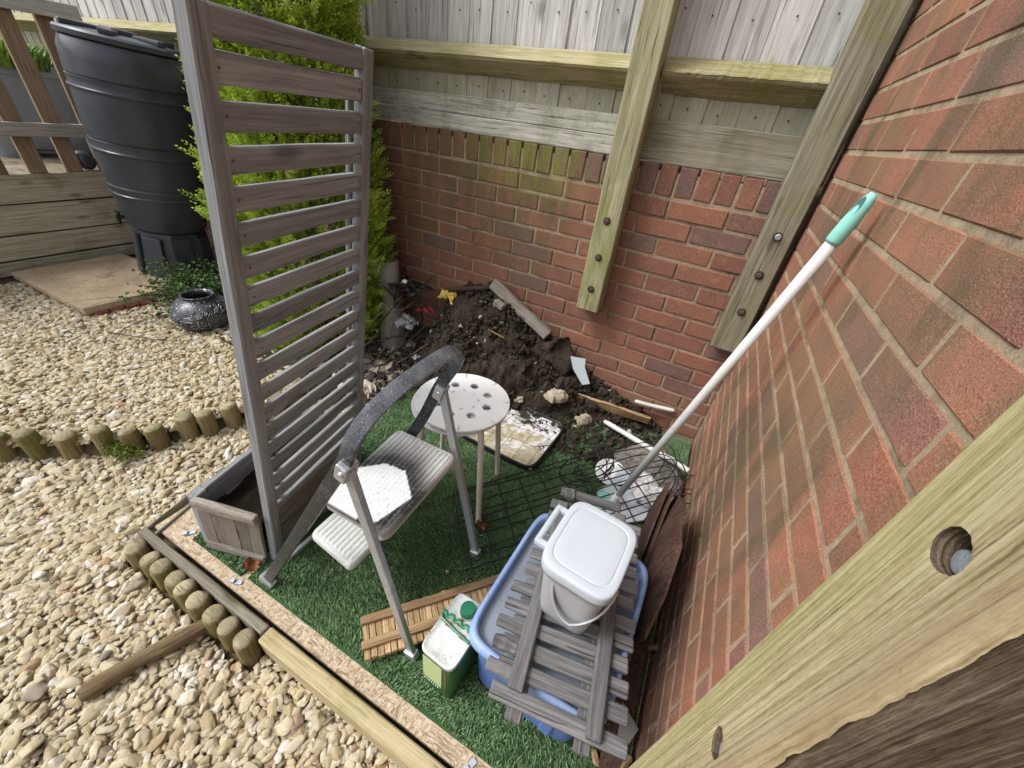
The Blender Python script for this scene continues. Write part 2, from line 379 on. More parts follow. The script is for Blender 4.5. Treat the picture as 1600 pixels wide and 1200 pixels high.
def leafmat(name, stops, tr=.25, rough=.5):
    m = NT(name, rough, .3); at = m.n('ShaderNodeAttribute', attribute_name='shade'); c = m.ramp(at.outputs['Fac'], stops); m.col(c)
    t = m.n('ShaderNodeBsdfTranslucent'); m.l(c, t.inputs['Color']); mx = m.n('ShaderNodeMixShader'); mx.inputs[0].default_value = tr
    out = m.t.nodes['Material Output']; m.l(m.b.outputs[0], mx.inputs[1]); m.l(t.outputs[0], mx.inputs[2]); m.l(mx.outputs[0], out.inputs['Surface']); return m.m
M_['conifer'] = leafmat('conifer_leaf', [(0, (.06, .12, .014)), (.35, (.25, .38, .04)), (1, (.55, .66, .10))], .26)
M_['shrub'] = leafmat('shrub_leaf', [(0, (.035, .07, .02)), (.6, (.08, .15, .04)), (1, (.16, .26, .09))])
M_['grassplant'] = leafmat('grass_plant', [(0, (.05, .12, .02)), (1, (.2, .34, .06))])
M_['moss'] = leafmat('moss', [(0, (.06, .09, .01)), (1, (.2, .25, .03))])
M_['bark'] = wood('bark', (.05, .035, .025), (.1, .075, .05), (.17, .13, .09), axis=2, bumpd=.004)
M_['twig'] = plain('twig', (.14, .1, .07), .85, .2, var=.4)
M_['twig_dark'] = plain('twig_dark', (.045, .033, .025), .85, .2, var=.4)
M_['dead_leaf'] = plain('dead_leaf', (.2, .08, .035), .7, .3, var=.5)
M_['butt'] = plain('butt_plastic', (.048, .056, .07), .33, .5, var=.12)
M_['white'] = plain('white_paint', (.80, .82, .83), .45, .5, var=.03, dirt=.16, dirtcol=(.6, .6, .57), dscale=9)
M_['legcream'] = plain('cream_paint', (.62, .57, .5), .45, .5, var=.05, dirt=.3, dirtcol=(.35, .3, .24), dscale=20)
M_['grey_plastic'] = plain('grey_plastic', (.39, .40, .42), .45, .5, var=.03, dirt=.25, dirtcol=(.36, .36, .35), dscale=18)
M_['lid_plastic'] = plain('lid_plastic', (.46, .51, .56), .38, .5, var=.03, dirt=.35, dirtcol=(.5, .52, .53), dscale=16)
M_['tub_blue'] = plain('tub_blue', (.11, .20, .50), .4, .5, var=.06, dirt=.15, dirtcol=(.3, .33, .45))
M_['tub_rim'] = plain('tub_rim', (.23, .34, .60), .42, .5, var=.05, dirt=.35, dirtcol=(.42, .45, .55), dscale=16)
M_['water'] = plain('tub_lid', (.25, .29, .35), .3, .5, var=.15, dirt=.3, dirtcol=(.16, .17, .19))
M_['tin_green'] = plain('tin_green', (.03, .13, .035), .35, .5, var=.15, dirt=.4, dirtcol=(.02, .03, .015))
M_['tin_top'] = plain('tin_top', (.64, .68, .66), .45, .5, var=.04, dirt=.8, dirtcol=(.3, .25, .2), dscale=12)
M_['tin_label'] = plain('tin_label', (.42, .5, .25), .6, .3, var=.08, dirt=.2, dirtcol=(.3, .35, .15))
M_['cap_green'] = plain('cap_green', (.015, .17, .08), .35, .5, var=.1)
M_['rust'] = plain('rust', (.2, .09, .045), .9, .2, var=.5)
M_['black_wire'] = plain('black_wire', (.012, .013, .014), .5, .4, var=.3)
M_['black_bag'] = plain('black_bag', (.012, .012, .013), .3, .5, var=.2)
M_['steel'] = plain('steel', (.55, .58, .6), .4, .5, metal=.8, var=.15, dirt=.3, dirtcol=(.2, .2, .2))
M_['bolt'] = plain('galvanised_bolt', (.42, .48, .55), .5, .5, metal=.5, var=.3, dirt=.3, bumpd=.0012, bscale=400)
M_['bolt_rust'] = plain('rusty_bolt', (.09, .07, .065), .7, .4, metal=.3, var=.4)
M_['hole'] = plain('hole_wood', (.06, .045, .03), .95, .1, var=.4, bumpd=.004)
M_['pole_white'] = plain('pole_white', (.62, .63, .61), .4, .5, var=.05, dirt=.25, dirtcol=(.45, .4, .33), dscale=20)
M_['teal'] = plain('teal', (.27, .62, .54), .45, .5, var=.08, dirt=.3, dirtcol=(.2, .45, .4))
M_['teal_in'] = plain('teal_inside', (.06, .2, .19), .6, .3)
M_['yellow'] = plain('yellow_plastic', (.75, .6, .12), .45, .5, var=.1, dirt=.4, dirtcol=(.6, .55, .35))
M_['red'] = plain('red_plastic', (.22, .02, .025), .45, .5, var=.3, dirt=.3)
M_['clear'] = plain('clear_plastic', (.35, .37, .38), .2, .6, var=.2, dirt=.5, dirtcol=(.1, .1, .1))
M_['pot_grey'] = plain('pot_grey', (.32, .31, .29), .6, .4, var=.1, dirt=.4)
M_['stone'] = plain('pale_stone', (.42, .36, .27), .9, .2, var=.2, dirt=.6, dirtcol=(.08, .06, .04), bumpd=.004)
M_['slab'] = plain('slab', (.40, .31, .21), .9, .2, var=.2, dirt=.95, dirtcol=(.22, .15, .1), dscale=4, bumpd=.004)
M_['red_brick'] = plain('red_brick', (.25, .085, .06), .9, .2, var=.25, dirt=.3, bumpd=.002)
M_['planter_grey'] = plain('planter_grey', (.26, .30, .36), .5, .4, var=.08)
M_['planter_light'] = plain('planter_light', (.32, .35, .39), .5, .4, var=.08)
M_['ball_green'] = plain('ball_green', (.15, .42, .32), .35, .5, var=.1)
M_['rubble'] = plain('ash_lump', (.17, .155, .14), .9, .3, var=.5, dirt=1, dirtcol=(.03, .027, .024), dscale=24, bumpd=.012, bscale=30)
M_['crust'] = plain('white_crust', (.6, .6, .6), .6, .4, var=.1, dirt=1, dirtcol=(.04, .037, .034), dscale=26)
M_['tray_edge'] = plain('tray_edge', (.015, .014, .014), .5, .4, var=.2)
def traymat():
    m = NT('tray_surface', .7, .3); W = m.co('Object', (1, 1, 1))
    x, y, z = m.sep(W)[0:3]
    c = m.ramp(m.noise(W, 60, 4, .6), [(.35, (.38, .34, .22)), (.65, (.52, .47, .34))])
    a = m.noise(m.co('Object', (1, 1.2, 1)), 7, 6, .68, .6)
    gy = m.val(y, -.08, .1, 0, .22)
    c = m.mix(m.val(m.math('ADD', a, gy), .56, .6, 0, 1), c, (.68, .67, .68))
    b = m.noise(m.co('Object', (1, 1, 1)), 9, 7, .75, .8)
    gb = m.val(y, -.06, .16, -.06, .13)
    c = m.mix(m.val(m.math('ADD', b, gb), .56, .60, 0, 1), c, (.025, .023, .024))
    mo = m.noise(W, 12, 4, .6); gx = m.val(x, .05, -.12, 0, .5); c = m.mix(m.math('MULTIPLY', gx, m.val(mo, .4, .6, 0, 1)), c, (.13, .14, .03))
    m.col(c); m.bump(b, .004); return m.m
M_['tray'] = traymat()
def metalpot():
    m = NT('engraved_metal', .38, .5); m.b.inputs['Metallic'].default_value = .55
    nz = m.n('ShaderNodeTexNoise'); nz.inputs['Scale'].default_value = 14; nz.inputs['Detail'].default_value = 1; m.l(m.co('Object'), nz.inputs['Vector'])
    f = m.math('FRACT', m.math('MULTIPLY', nz.outputs['Fac'], 16))
    k = m.val(m.math('ABSOLUTE', m.math('SUBTRACT', f, .5)), .06, .2, 0, 1)
    m.col(m.mix(k, (.33, .35, .39), (.05, .052, .06))); m.bump(k, -.0025); return m.m
M_['metal_pot'] = metalpot()
def paintmat(name, rough=.62, metal=0.0):
    m = NT(name, rough, .5); m.b.inputs['Metallic'].default_value = metal
    at = m.n('ShaderNodeAttribute', attribute_name='paint'); n = m.noise(m.co('Object'), 160, 3, .7)
    sp = m.noise(m.co('Object'), 90, 6, .75, .4); m.l(m.mix(m.val(sp, .62, .68, 0, .75), m.mix(m.val(n, .5, .64, 0, .35), at.outputs['Color'], (.3, .3, .29)), (.04, .04, .04)), m.b.inputs['Base Color']); return m.m
M_['step_paint'] = paintmat('step_paint')
def hoopmat():
    m = NT('hoop_metal', .34, .4); m.b.inputs['Metallic'].default_value = .2
    x, y, z = m.sep(m.co('World'))[0:3]
    n = m.noise(m.co('World'), 14, 5, .7); f = m.noise(m.co('World'), 320, 2, .6)
    k = m.math('ADD', m.val(z, .5, .85, .7, .42), m.math('MULTIPLY', m.math('SUBTRACT', n, .5), .9))
    c = m.mix(m.val(k, .1, .62, 0, 1), (.30, .33, .37), (.018, .021, .026))
    c = m.mix(m.val(f, .6, .68, 0, .5), c, (.5, .52, .55)); c = m.mix(m.val(f, .4, .33, 0, .7), c, (.04, .04, .04))
    m.col(c); return m.m
M_['hoop'] = hoopmat()
M_['leg_metal'] = plain('leg_metal', (.44, .46, .48), .38, .5, metal=.5, var=.15, dirt=.5, dirtcol=(.1, .1, .1), dscale=22)
# ================================================================== SETTING
# ---- ground sheet
mb = MB(); mb.add([(-60, -60, -.16), (60, -60, -.16), (60, 60, -.16), (-60, 60, -.16)], [(0, 1, 2, 3)])
tag(mb.build('ground', M_['ground']), 'bare brown earth under the gravel', kind='structure')
# ---- brick walls
BRV = [bevbox((.215, .1, .065), .0035, .0012) for _ in range(8)]
BRH = [bevbox((.1025, .1, .065), .0035, .0012) for _ in range(3)]
COP = [bevbox((.066, .1, .104), .0035, .0012) for _ in range(6)]
def skin(meshes, mat):
    for me in meshes:
        if not me.materials: me.materials.append(mat)
skin(BRV, M_['brick_back']); skin(BRH, M_['brick_back']); skin(COP, M_['brick_back'])
SBRV = [bevbox((.2140, .1, .0655), .0028, .0009, sub=0) for _ in range(8)]
for me in SBRV: me.materials.clear(); me.materials.append(M_['brick_side'])
XC, TOP = .5456, 1.1625
wall = thing('garden_wall', (-1, 0, 0), 'low red brick garden wall with green algae on its upright top bricks, carrying the fence', 'brick wall')
mb = MB(); mb.box((-3.9, .0575, .42), (8.2, .1, 1.44)); mb.build('mortar', M_['mortar_back'], wall)
nb = 0; xtra = MB()
def put(me, M, parent): return link('brick', me, None, parent, M)
for j in range(-64, 9):
    x = .075 * (j + .5) - XC
    if x > .0 or x < -4.6: continue
    M = Matrix.Translation((x, .0525 + random.uniform(-.002, .002), TOP - .052)) @ Matrix.Rotation(random.uniform(-.02, .02), 4, 'Y') @ Matrix.Rotation(random.uniform(-.012, .012), 4, 'Z')
    if x > -2.9: put(random.choice(COP), M, wall); nb += 1
    else: xtra.box((x, .0525, TOP - .052), (.065, .1, .103))
for k in range(1, 17):
    z = TOP - .1125 - .075 * k + .037
    off = .075 if k % 2 else -.0375
    for n in range(-22, 5):
        x = off + .225 * n + .1125 - XC
        if x - .11 > -.005 or x < -4.6: continue
        hx = 0
        if k > 14 or x < -2.75: xtra.box((x, .0525, z), (.214, .1, .064)); continue
        if x + .107 > -.006:
            L = -.006 - (x - .107); me = bevbox((L, .1, .065), .0035, .001); me.materials.append(M_['brick_back'])
            put(me, Matrix.Translation((x - .107 + L / 2, .0525, z)), wall); nb += 1; continue
        M = Matrix.Translation((x + random.uniform(-.001, .001), .0525 + random.uniform(-.0025, .0025), z + random.uniform(-.0008, .0008))) @ Matrix.Rotation(random.uniform(-.006, .006), 4, 'Z')
        put(random.choice(BRV), M, wall); nb += 1
tag(xtra.build('bricks', M_['brick_back'], wall), kind='stuff')
print('back bricks', nb)
hw = thing('house_wall', (0, -1, 0), 'tall weathered red brick house wall with thick sandy mortar along the right', 'brick wall')
mb = MB(); mb.box((.0548, -1.2, 1.1), (.1, 2.8, 2.8)); mb.build('mortar', M_['mortar_side'], hw)
nb = 0; xtra = MB()
Rz = Matrix.Rotation(math.pi / 2, 4, 'Z')
for l in range(-13, 26):
    z = 1.5722 - .075 * l - .0375
    if z < -.13: continue
    off = 0 if l % 2 else .1125
    for n in range(-3, 12):
        y = -(.1937 + .225 * n + off + .1125)
        if y > -.0 + .1 or y < -2.5: continue
        L = .2140; y0, y1 = y - L / 2, y + L / 2
        if y1 > -.012: y1 = -.012
        if y1 - y0 < .03: continue
        if z > 1.95 or y < -1.78: xtra.box((.0525, (y0 + y1) / 2, z), (.1, y1 - y0, .062)); continue
        if y1 - y0 < .2:
            me = bevbox((y1 - y0, .1, .0655), .0028, .0009); me.materials.append(M_['brick_side'])
        else: me = random.choice(SBRV)
        M = Matrix.Translation((.0522 + random.uniform(-.0005, .0005), (y0 + y1) / 2, z)) @ Rz @ Matrix.Rotation(random.uniform(-.002, .002), 4, 'Z')
        put(me, M, hw); nb += 1
tag(xtra.build('bricks', M_['brick_side'], hw), kind='stuff')
# scruffy mastic in the corner joint
print('side bricks', nb)
# ---- fence on the wall
fe = thing('timber_fence', (-1, .05, 1.16), 'tall silvery close-board fence with horizontal gravel boards, standing on the low brick wall', 'fence')
x = .0
while x > -6.3:
    wd = random.uniform(.108, .118); t = .012
    M = Matrix.Translation((x - wd / 2, .045 + random.uniform(-.002, .002), 1.75)) @ Matrix.Rotation(math.radians(-2.6 + random.uniform(-.8, .8)), 4, 'Z') @ Matrix.Rotation(math.pi / 2, 4, 'Y')
    link('fence_board', bevbox((.9, t, wd + .012), .001, .0004), M_['board_silver'], fe, M)
    x -= wd
for (za, zb, mt, y, xa, xb) in ((1.1665, 1.229, 'gravelboard', .02, -6.2, -.64), (1.232, 1.3, 'gravelboard', .026, -6.2, -.64), (1.1665, 1.3, 'gravelboard_brown', .018, -.66, -.002)):
    plank('gravel_board', (xa, y, (za + zb) / 2), (xb, y, (za + zb) / 2), .03, zb - za, M_[mt], fe, bev=.002)
for xa, xb in ((-6.2, -.725), (-.62, -.115)):
    mb = MB(); prof = [(.032, 1.378), (-.047, 1.424), (-.054, 1.434), (.032, 1.484)]
    n = 40; vs = []; fs = []
    for i in range(n + 1):
        xx = xa + (xb - xa) * i / n
        for (yy, zz) in prof: vs.append((xx, yy + random.uniform(-.0015, .0015), zz + random.uniform(-.0015, .0015)))
    for i in range(n):
        for k in range(4): fs.append((i * 4 + k, i * 4 + (k + 1) % 4, i * 4 + 4 + (k + 1) % 4, i * 4 + 4 + k))
    fs += [(0, 1, 2, 3), tuple(n * 4 + k for k in (3, 2, 1, 0))]
    c = V(((xa + xb) / 2, 0, 1.43)); mb.add([V(v) - c for v in vs], fs); mb.build('arris_rail', M_['arris'], fe, M=Matrix.Translation(c))
for i in range(34):
    x = -.05 - .112 * (i // 2) - random.uniform(0, .03); z = 1.336 + random.uniform(-.01, .01) if i % 2 else 1.60 + random.uniform(-.02, .02)
    mb = MB(); mb.lathe([(.0035, 0), (.0035, .0012)], n=8); mb.build('nail', M_['bolt_rust'], fe, M=Matrix.Translation((x, .034, z)) @ Matrix.Rotation(math.pi / 2, 4, 'X'))
def post_back(x0, x1, zb, mt, zs, label, rust):
    xc = (x0 + x1) / 2
    t = thing('fence_post', (xc, 0, zb), label, 'post', 'posts bolted to the garden wall')
    b = plank('timber', (xc, -.048, zb), (xc, -.048, 2.25), x1 - x0, .09, M_[mt], t, up=(0, -1, 0), bev=.005, jit=.0015, sub=10)
    for z, st in zip(zs, rust):
        mb = MB(); mb.lathe([(.0155, 0), (.0155, .002)], n=18); mb.build('bolt_hole', M_['hole'], t, M=Matrix.Translation((xc, -.0935, z)) @ Matrix.Rotation(math.pi / 2, 4, 'X'))
        mb = MB(); mb.lathe([(.0105, 0), (.0105, .005), (.008, .007)], n=6 if not st else 16)
        mb.build('bolt', M_['bolt_rust' if not st else 'bolt'], t, M=Matrix.Translation((xc + random.uniform(-.002, .002), -.095, z)) @ Matrix.Rotation(math.pi / 2 + .05, 4, 'X'))
post_back(-.729, -.626, .54, 'post_green', (.939, .789, .646), 'green algae-stained post bolted to the brick wall in the middle of the fence', (0, 0, 0))
post_back(-.122, -.02, .545, 'post_brown', (1.005, .867, .719), 'olive brown post bolted in the corner where the garden wall meets the house wall', (1, 0, 0))
# ---- near post bolted to the house wall, right in front
np_ = thing('timber_post', (-.05, -1.57, .3), 'thick ridged yellow-green timber post in the near right foreground, bolted to the house wall', 'post')
def near_timber():
    y0, y1, xf = -1.6185, -1.523, -.1; zs = np.unique(np.round(np.concatenate([np.arange(-.13, 2.3, .005), np.arange(1.06, 1.106, .0012), np.arange(.758, .8, .0012)]), 4))
    holes = [(-1.571, 1.083, .0135), (-1.581, .778, .0135)]
    prof = []   # ring of (x, y)
    ny = 80
    for i in range(ny + 1):
        yy = y0 + (y1 - y0) * i / ny; prof.append(('f', yy))
    verts = []; faces = []
    nring = ny + 1 + 2 + 14
    for zi, z in enumerate(zs):
        for i in range(ny + 1):
            yy = y0 + (y1 - y0) * i / ny
            u = i / ny
            rd = mnoise.noise(V((yy * 330 + 2 * mnoise.noise(V((u * 2, z * 2, 1))), z * .6, 0))) * .0006 + mnoise.noise(V((yy * 60, z * 2.5, 0))) * .0008 + mnoise.noise(V((yy * 260, z * 14, 3))) * .0004
            edge = 0
            if u < .12:    # worn, ragged near corner
                edge = (.12 - u) / .12; edge = edge * edge * (.006 + .003 * (.5 * mnoise.noise(V((z * 11, 2, 5))) + .8 * mnoise.noise(V((z * 45, 2, 5))) + .6 * mnoise.noise(V((z * 130, 2, 5)))))
            if u > .97: edge = ((u - .97) / .03) ** 2 * .002
            xx = xf + rd + edge
            for (hy, hz, hr) in holes:
                dd = math.hypot(yy - hy, z - hz)
                if dd < hr * 1.25: xx += .0012 * (1.25 - dd / hr)
            verts.append((xx, yy, z))
        verts.append((-.002, y1 - .001, z)); verts.append((-.002, y0 + .001, z))
        for k in range(14):
            u = (k + .5) / 14; xx = -.004 - u * .09
            yy = y0 + .0005 + mnoise.noise(V((xx * 160, z * 5, 7))) * .0012 + math.sin(u * 40 + mnoise.noise(V((u * 3, z, 4))) * 2) * .0006
            if u > .86: yy += (u - .86) / .14 * (.003 + .004 * mnoise.noise(V((z * 30, 1, 1))))
            verts.append((xx, yy, z))
    for zi in range(len(zs) - 1):
        for k in range(nring):
            k2 = (k + 1) % nring
            faces.append((zi * nring + k, (zi + 1) * nring + k, (zi + 1) * nring + k2, zi * nring + k2))
    faces.append(tuple(range(nring))); faces.append(tuple((len(zs) - 1) * nring + k for k in range(nring))[::-1])
    me = bpy.data.meshes.new('near_timber'); me.from_pydata(verts, [], faces); me.update()
    me.materials.append(M_['near_post']); me.materials.append(M_['near_side']); me.materials.append(M_['hole'])
    for p in me.polygons:
        k = p.index % nring
        if p.index < (len(zs) - 1) * nring and k >= ny + 2: p.material_index = 1
        c = p.center
        for (hy, hz, hr) in holes:
            if k <= ny and math.hypot(c.y - hy, c.z - hz) < hr * .98: p.material_index = 2
    bm = bmesh.new(); bm.from_mesh(me)
    fr = lambda p: p.x < -.085 and abs(p.y + 1.57) < .048
    for (hy, hz, hr) in holes:
        kill = [f for f in bm.faces if f.calc_center_median().x < -.08 and math.hypot(f.calc_center_median().y - hy, f.calc_center_median().z - hz) < hr]
        bmesh.ops.delete(bm, geom=kill, context='FACES')
        be = [e for e in bm.edges if e.is_boundary and all(math.hypot(v.co.y - hy, v.co.z - hz) < hr * 1.6 and v.co.x < -.08 for v in e.verts)]
        vs_ = {v for e in be for v in e.verts}
        for v in vs_:
            d = V((v.co.y - hy, v.co.z - hz)); an = math.atan2(d.y, d.x); d = d.normalized() * hr * (1 + .06 * mnoise.noise(V((an * 2, hz * 9, 0))) + .05 * mnoise.noise(V((an * 11, hz * 9, 4)))); v.co.y = hy + d.x; v.co.z = hz + d.y; v.co.x = -.0995
        r = bmesh.ops.extrude_edge_only(bm, edges=be)
        for g in r['geom']:
            if isinstance(g, bmesh.types.BMVert): g.co.x += .02
            if isinstance(g, bmesh.types.BMFace): g.material_index = 1
        e2 = [g for g in r['geom'] if isinstance(g, bmesh.types.BMEdge) and g.is_boundary]
        cap = bmesh.ops.contextual_create(bm, geom=e2)
        for f in cap['faces']: f.material_index = 2
    bmesh.ops.recalc_face_normals(bm, faces=bm.faces); bm.to_mesh(me); bm.free()
    link('timber', me, None, np_, smooth=True); mark_sharp(me, 1.0)
    for (hy, hz, hr) in holes:
        mb = MB(); mb.lathe([(.0075, -.02), (.0075, .0), (.007, .0012), (.004, .0018)], n=28)
        mb.build('bolt', M_['bolt'], np_, smooth=True, auto=.6, M=Matrix.Translation((-.0925, hy - .0025, hz - .003)) @ Matrix.Rotation(-math.pi / 2, 4, 'Y'))
near_timber()
# ---- platform: board, turf
pf = thing('osb_board', (-.8, -.8, -.03), 'weathered strand board lying under the artificial grass, its rough edge showing in front', 'board')
mb = MB(); mb.box((-.80, -.80, -.024), (1.585, 1.56, .018)); mb.build('sheet', M_['osb'], pf, bev=.002)
def blades(regions, dens, zf, h0, seed, excl=None):
    rng = np.random.default_rng(seed); vs = []; fs = []; sh = []
    P = []
    for (x0, y0, x1, y1) in regions:
        n = int((x1 - x0) * (y1 - y0) * dens); P.append(np.stack([rng.uniform(x0, x1, n), rng.uniform(y0, y1, n)], 1))
    P = np.concatenate(P)
    if excl is not None: P = P[excl(P)]
    n = len(P); a = rng.uniform(0, 6.283, n); h = h0 * rng.uniform(.6, 1.25, n); wd = rng.uniform(.0009, .0016, n)
    la = rng.normal(0, .45, n) + .5 * np.sin(P[:, 0] * 9) ; lb = rng.normal(0, .45, n) + .4 * np.cos(P[:, 1] * 8)
    b = np.stack([P[:, 0], P[:, 1], np.full(n, zf)], 1)
    dx = np.stack([np.cos(a) * wd, np.sin(a) * wd, np.zeros(n)], 1)
    mid = b + np.stack([la * h * .3, lb * h * .3, h * .6], 1); tip = b + np.stack([la * h * .8, lb * h * .8, h * .95], 1)
    v = np.stack([b - dx, b + dx, mid + dx * .8, mid - dx * .8, tip], 1).reshape(-1, 3)
    i = np.arange(n) * 5
    me = bpy.data.meshes.new('pile')
    quads = np.stack([i, i + 1, i + 2, i + 3], 1); tris = np.stack([i + 3, i + 2, i + 4], 1)
    me.vertices.add(n * 5); me.vertices.foreach_set('co', v.ravel())
    me.loops.add(n * 7); me.loops.foreach_set('vertex_index', np.concatenate([quads.ravel(), tris.ravel()]))
    me.polygons.add(n * 2); ls = np.concatenate([np.arange(n) * 4, n * 4 + np.arange(n) * 3]); me.polygons.foreach_set('loop_start', ls)
    me.update(); at = me.attributes.new('shade', 'FLOAT', 'POINT')
    at.data.foreach_set('value', np.repeat(np.clip(rng.normal(.5, .28, n), 0, 1), 5).astype('f'))
    me.validate(); return me
def turf(loc, label, rects, dens, seed, excl=None):
    t = thing('artificial_turf', loc, label, 'artificial grass')
    mb = MB()
    for (x0, y0, x1, y1) in rects: mb.box(((x0 + x1) / 2, (y0 + y1) / 2, -.0115), (x1 - x0, y1 - y0, .004))
    mb.build('backing', M_['turf_back'], t)
    tag(link('pile', blades(rects, dens, -.0105, .013, seed, excl), M_['turf'], t), kind='stuff')
ed = lambda P: (P[:, 1] > -1.536 + .005 * np.sin(P[:, 0] * 23))
turf((-.6, -.8, -.01), 'large green artificial grass mat under the ladder, stools and blue tub', [(-1.175, -1.538, -.012, -.02)], 150000, 3, ed)
turf((-1.3, -1.3, -.01), 'small strip of green artificial grass under the grey trellis planter', [(-1.44, -1.545, -1.2, -.8), (-1.42, -.8, -1.178, -.2)], 110000, 4)
# edging timbers
t = tag(plank('edging_timber', (-.99, -1.612, -.045), (-.2, -1.612, -.045), .042, .085, M_['timber_pale'], None, bev=.004, jit=.001), 'pale square edging timber along the front of the board, towards the foreground', 'timber', 'timbers edging the board')
t = tag(plank('edging_timber', (-1.60, -1.607, -.043), (-.994, -1.607, -.043), .026, .085, M_['timber_dark'], None, bev=.003, jit=.0015), 'thin dark weathered edging plank behind the short row of round logs', 'timber', 'timbers edging the board')
# channel timber
ch = thing('grooved_timber', (-1.61, -1.53, -.02), 'short dark mossy grooved timber jutting from under the planter', 'timber')
a, b = V((-1.575, -1.60, -.012)), V((-1.62, -1.40, -.012)); 
for off, z, wd, h, mt in ((0, -.022, .055, .016, 'timber_dark'), (-.023, -.006, .012, .022, 'post_brown'), (.023, -.006, .012, .022, 'post_brown')):
    sx = V((off, off * -.2, 0)); plank('strip', a + sx + V((0, 0, z)), b + sx + V((0, 0, z)), wd, h, M_[mt], ch, bev=.003, jit=.002)
# clips on the board
for i, (x, y, ang, lab) in enumerate(((-1.19, -1.56, .4, 'small galvanised clip on the board beside the ladder foot'), (-.345, -1.56, 1.2, 'small galvanised clip on the board nearest the foreground'), (-1.47, -1.535, .9, 'small galvanised clip on the board at the corner of the planter'))):
    mb = MB(); R = Matrix.Rotation(ang, 3, 'Z'); mb.box((0, 0, .001), (.03, .013, .002), R); mb.box(R @ V((-.012, 0, .005)), (.012, .013, .008), R)
    tag(mb.build('metal_clip', M_['bolt'], M=Matrix.Translation((x, y, -.012)), bev=.001), lab, 'clip')
# ---- round log edgings
def log(parent, x, y, z0, z1, r, lean=(0, 0), point=0):
    n = 18; vs = []; seed = random.random() * 50; L = z1 - z0; prof = [0, .15, .4, .7, .90, .965, 1.0]
    mb = MB(); rings = []
    for i, u in enumerate(prof):
        rr = r * (.62 if u == 1 else .9 if u == .965 else 1)
        for k in range(n):
            a = 2 * math.pi * k / n; nn = 1 + .07 * mnoise.noise(V((math.cos(a) * 1.5 + seed, math.sin(a) * 1.5, u * 2)))
            vs.append((math.cos(a) * rr * nn + lean[0] * u, math.sin(a) * rr * nn + lean[1] * u, z0 + L * u + .15 * point * r * math.cos(a) * (u > .9)))
    fs = [(i * n + k, i * n + (k + 1) % n, (i + 1) * n + (k + 1) % n, (i + 1) * n + k) for i in range(len(prof) - 1) for k in range(n)]
    vs.append((lean[0], lean[1], z1 + .003)); c = len(vs) - 1; t0 = (len(prof) - 1) * n
    fs += [(t0 + k, t0 + (k + 1) % n, c) for k in range(n)]
    mb.add(vs, fs); me = mb.mesh('log'); me.materials.append(M_['log_wood']); me.materials.append(M_['log_top'])
    for p in me.polygons:
        if p.index >= (len(prof) - 2) * n: p.material_index = 1
        p.use_smooth = True
    mark_sharp(me, .7)
    return link('log', me, None, parent, Matrix.Translation((x, y, 0)))
le = thing('log_edging', (-1.3, -1.64, -.1), 'short straight row of nine small round yellowish logs along the edge of the board', 'log edging')
xs = [-1.552, -1.488, -1.424, -1.358, -1.292, -1.228, -1.162, -1.098, -1.026]
for i, x in enumerate(xs): log(le, x, -1.652 + random.uniform(-.004, .004), -.2, -.004 + random.uniform(-.012, .008), .0292, (random.uniform(-.006, .004), .006), random.uniform(-1, 1))
le = thing('log_edging', (-2.1, -1.4, -.1), 'curved row of stubby mossy round logs crossing the gravel behind the planter', 'log edging')
FL = [(-2.60, -1.80), (-2.53, -1.745), (-2.45, -1.69), (-2.37, -1.625), (-2.27, -1.565), (-2.185, -1.485), (-2.125, -1.42), (-2.075, -1.352), (-2.02, -1.268), (-1.985, -1.2), (-1.95, -1.118), (-1.915, -1.035), (-1.885, -.95), (-1.86, -.86)]
for i, (x, y) in enumerate(FL):
    log(le, x, y + .02, -.2, .028 + random.uniform(-.014, .014), .034 + random.uniform(-.003, .004), (random.uniform(-.012, .008), random.uniform(-.01, .01)), random.uniform(-1, 1))
